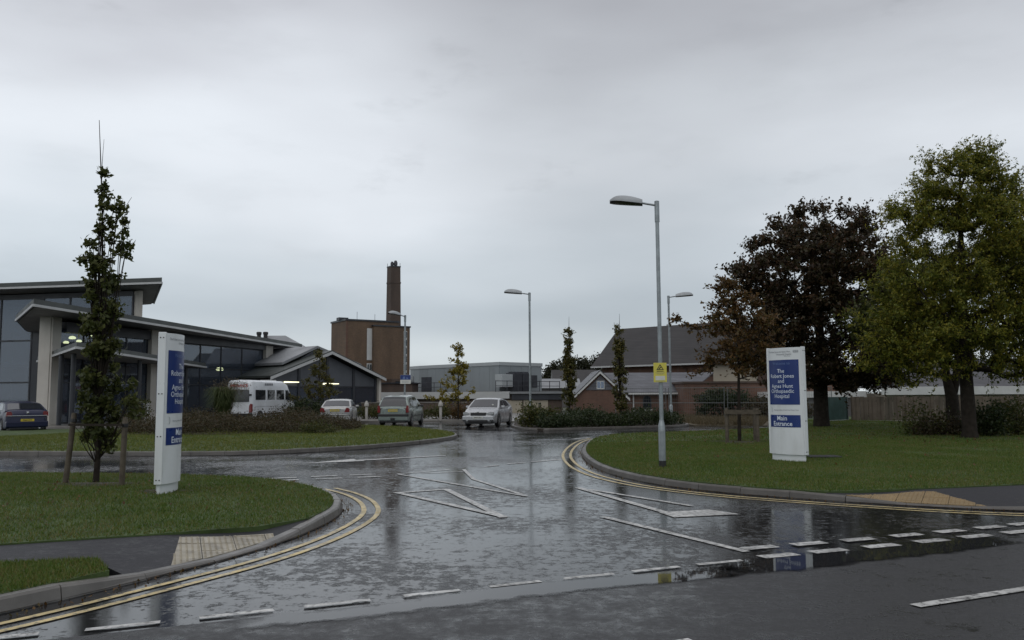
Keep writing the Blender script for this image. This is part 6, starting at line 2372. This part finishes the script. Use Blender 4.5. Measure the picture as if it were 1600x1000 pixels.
for (nm, lb, loc, r, n, per, sz, mt) in (
        ('leafy_shrub', 'green shrub by the entrance just right of the columnar tree', (-21.2, 47.2, .14), (.75, .6, 1.75), 44, 36, .13, 'leaf_shrub'),
        ('leafy_shrub', 'dark shrub between the minibus and the silver saloon', (-13.2, 53.4, .0), (1.5, .8, 1.25), 80, 40, .13, 'leaf_hedge'),
        ('leafy_shrub', 'low shrub behind the silver saloon by the pale bollard', (-8.9, 55.5, .1), (1.7, .6, .8), 70, 40, .12, 'leaf_shrub'),
        ('leafy_shrub', 'low shrubs before the brown wall right of the people carrier', (-4.6, 54.5, .1), (1.9, .6, .65), 70, 36, .12, 'leaf_shrub'),
        ('leafy_shrub', 'brownish shrub under the yellow tree', (-3.2, 53.6, .1), (.9, .6, .95), 40, 34, .12, 'leaf_russet'),
        ('leafy_shrub', 'dark bush behind the site fence by the russet tree', (13.4, 53.0, .05), (2.0, 1.0, 1.7), 110, 40, .16, 'leaf_hedge'),
        ('leafy_shrub', 'brown thicket behind the site fence by the right sign', (16.6, 51.0, .05), (2.4, 1.2, 1.3), 110, 40, .15, 'leaf_heather'),
        ('leafy_shrub', 'twiggy olive shrub left of the locust trunk before the timber fence', (14.0, 28.6, .15), (.9, .6, .95), 46, 26, .10, 'leaf_shrub'),
        ('leafy_shrub', 'dark shrub right at the foot of the locust trunk', (15.6, 27.6, .15), (.6, .5, .95), 46, 34, .11, 'leaf_hedge'),
        ('leafy_shrub', 'broad green shrub at the right edge of the lawn', (17.0, 28.4, .15), (.9, .7, 1.05), 60, 36, .11, 'leaf_shrub'),
        ('leafy_shrub', 'low brown undergrowth at the foot of the two trunks', (14.9, 28.2, .15), (1.6, .5, .5), 60, 36, .09, 'leaf_heather')):
    shrub(nm, lb, loc, r, n, per, sz, mt)

# far wood behind the sheds, and tree line out to the sides
wc = []
for (x, y, z, r) in ((11, 200, 5.5, 4.5), (15, 205, 6.5, 5.5), (20, 210, 6, 6), (25, 205, 7.5, 6), (8, 205, 3, 4), (31, 205, 8, 6), (38, 210, 8, 7), (5, 210, 1.5, 3.5)):
    wc.append(ball(110, (x, y, z), (r, r * .8, r * .8), .6))
for k in range(16):
    wc.append(ball(60, (-190 + k * 8.5, 190 + 22 * math.sin(k * 1.7), 2.6 + 1.2 * math.sin(k * 2.3)), (6.5, 5, 3.4), .6))
for k in range(12):
    wc.append(ball(60, (60 + k * 9, 190 - k * 8 + 8 * math.sin(k * 1.9), 4 + 1.5 * math.sin(k * 2.9)), (7, 5, 4.6), .6))
wc = np.vstack(wc)
cen = np.repeat(wc, 40, 0) + RNG.normal(size=(len(wc) * 40, 3)) * .55
o = leaves('far_wood', cen, .6, 'leaf_wood')
tag(o, 'dark far wood on the skyline beyond the sheds', 'wood', None, 'stuff')

# fallen leaves on the lawns, thickest under the trees
def litter(label, c, r, n, zf, poly, mat, size=.06):
    p = RNG.normal(size=(n, 2)) * np.array(r) + np.array(c)
    p = p[in_poly(p, poly)]
    z = np.array([zf(x, y) for x, y in p]) + RNG.uniform(.035, .055, len(p))
    q = leaves('fallen_leaves', np.column_stack([p, z]), size, mat, up=3.0)
    tag(q, label, 'leaves', None, 'stuff')


litter('fallen leaves under the young russet tree and dark tree', (10, 28), (5, 5), 1500, zr, lawnR, 'leaf_russet', .07)
litter('fallen leaves on the lawn round the columnar tree', (-6.5, 13), (2.5, 2.0), 260, zl, lawnL, 'leaf_russet', .055)

# grit and small leaves washed into the gutters
for path, pick, lb in ((LK, lambda p: p.y > 5 and p.x > -8, 'small leaves and grit in the left gutter'), (RK, lambda p: p.y < 33 and p.x < 12, 'small leaves and grit in the right gutter')):
    q = [p for p in resample(path, .04) if pick(p)]
    pts = []
    for k, p in enumerate(q[1:-1], 1):
        t = (q[k + 1] - q[k - 1]).normalized()
        for _ in range(2):
            if random.random() < .32 + .3 * math.sin(k * .021) ** 2:
                d = -abs(random.gauss(.02, .09))
                pts.append((p.x - t.y * d, p.y + t.x * d, .012))
    tag(leaves('gutter_litter', np.array(pts), .035, 'leaf_russet', up=4.0), lb, 'leaves', None, 'stuff')
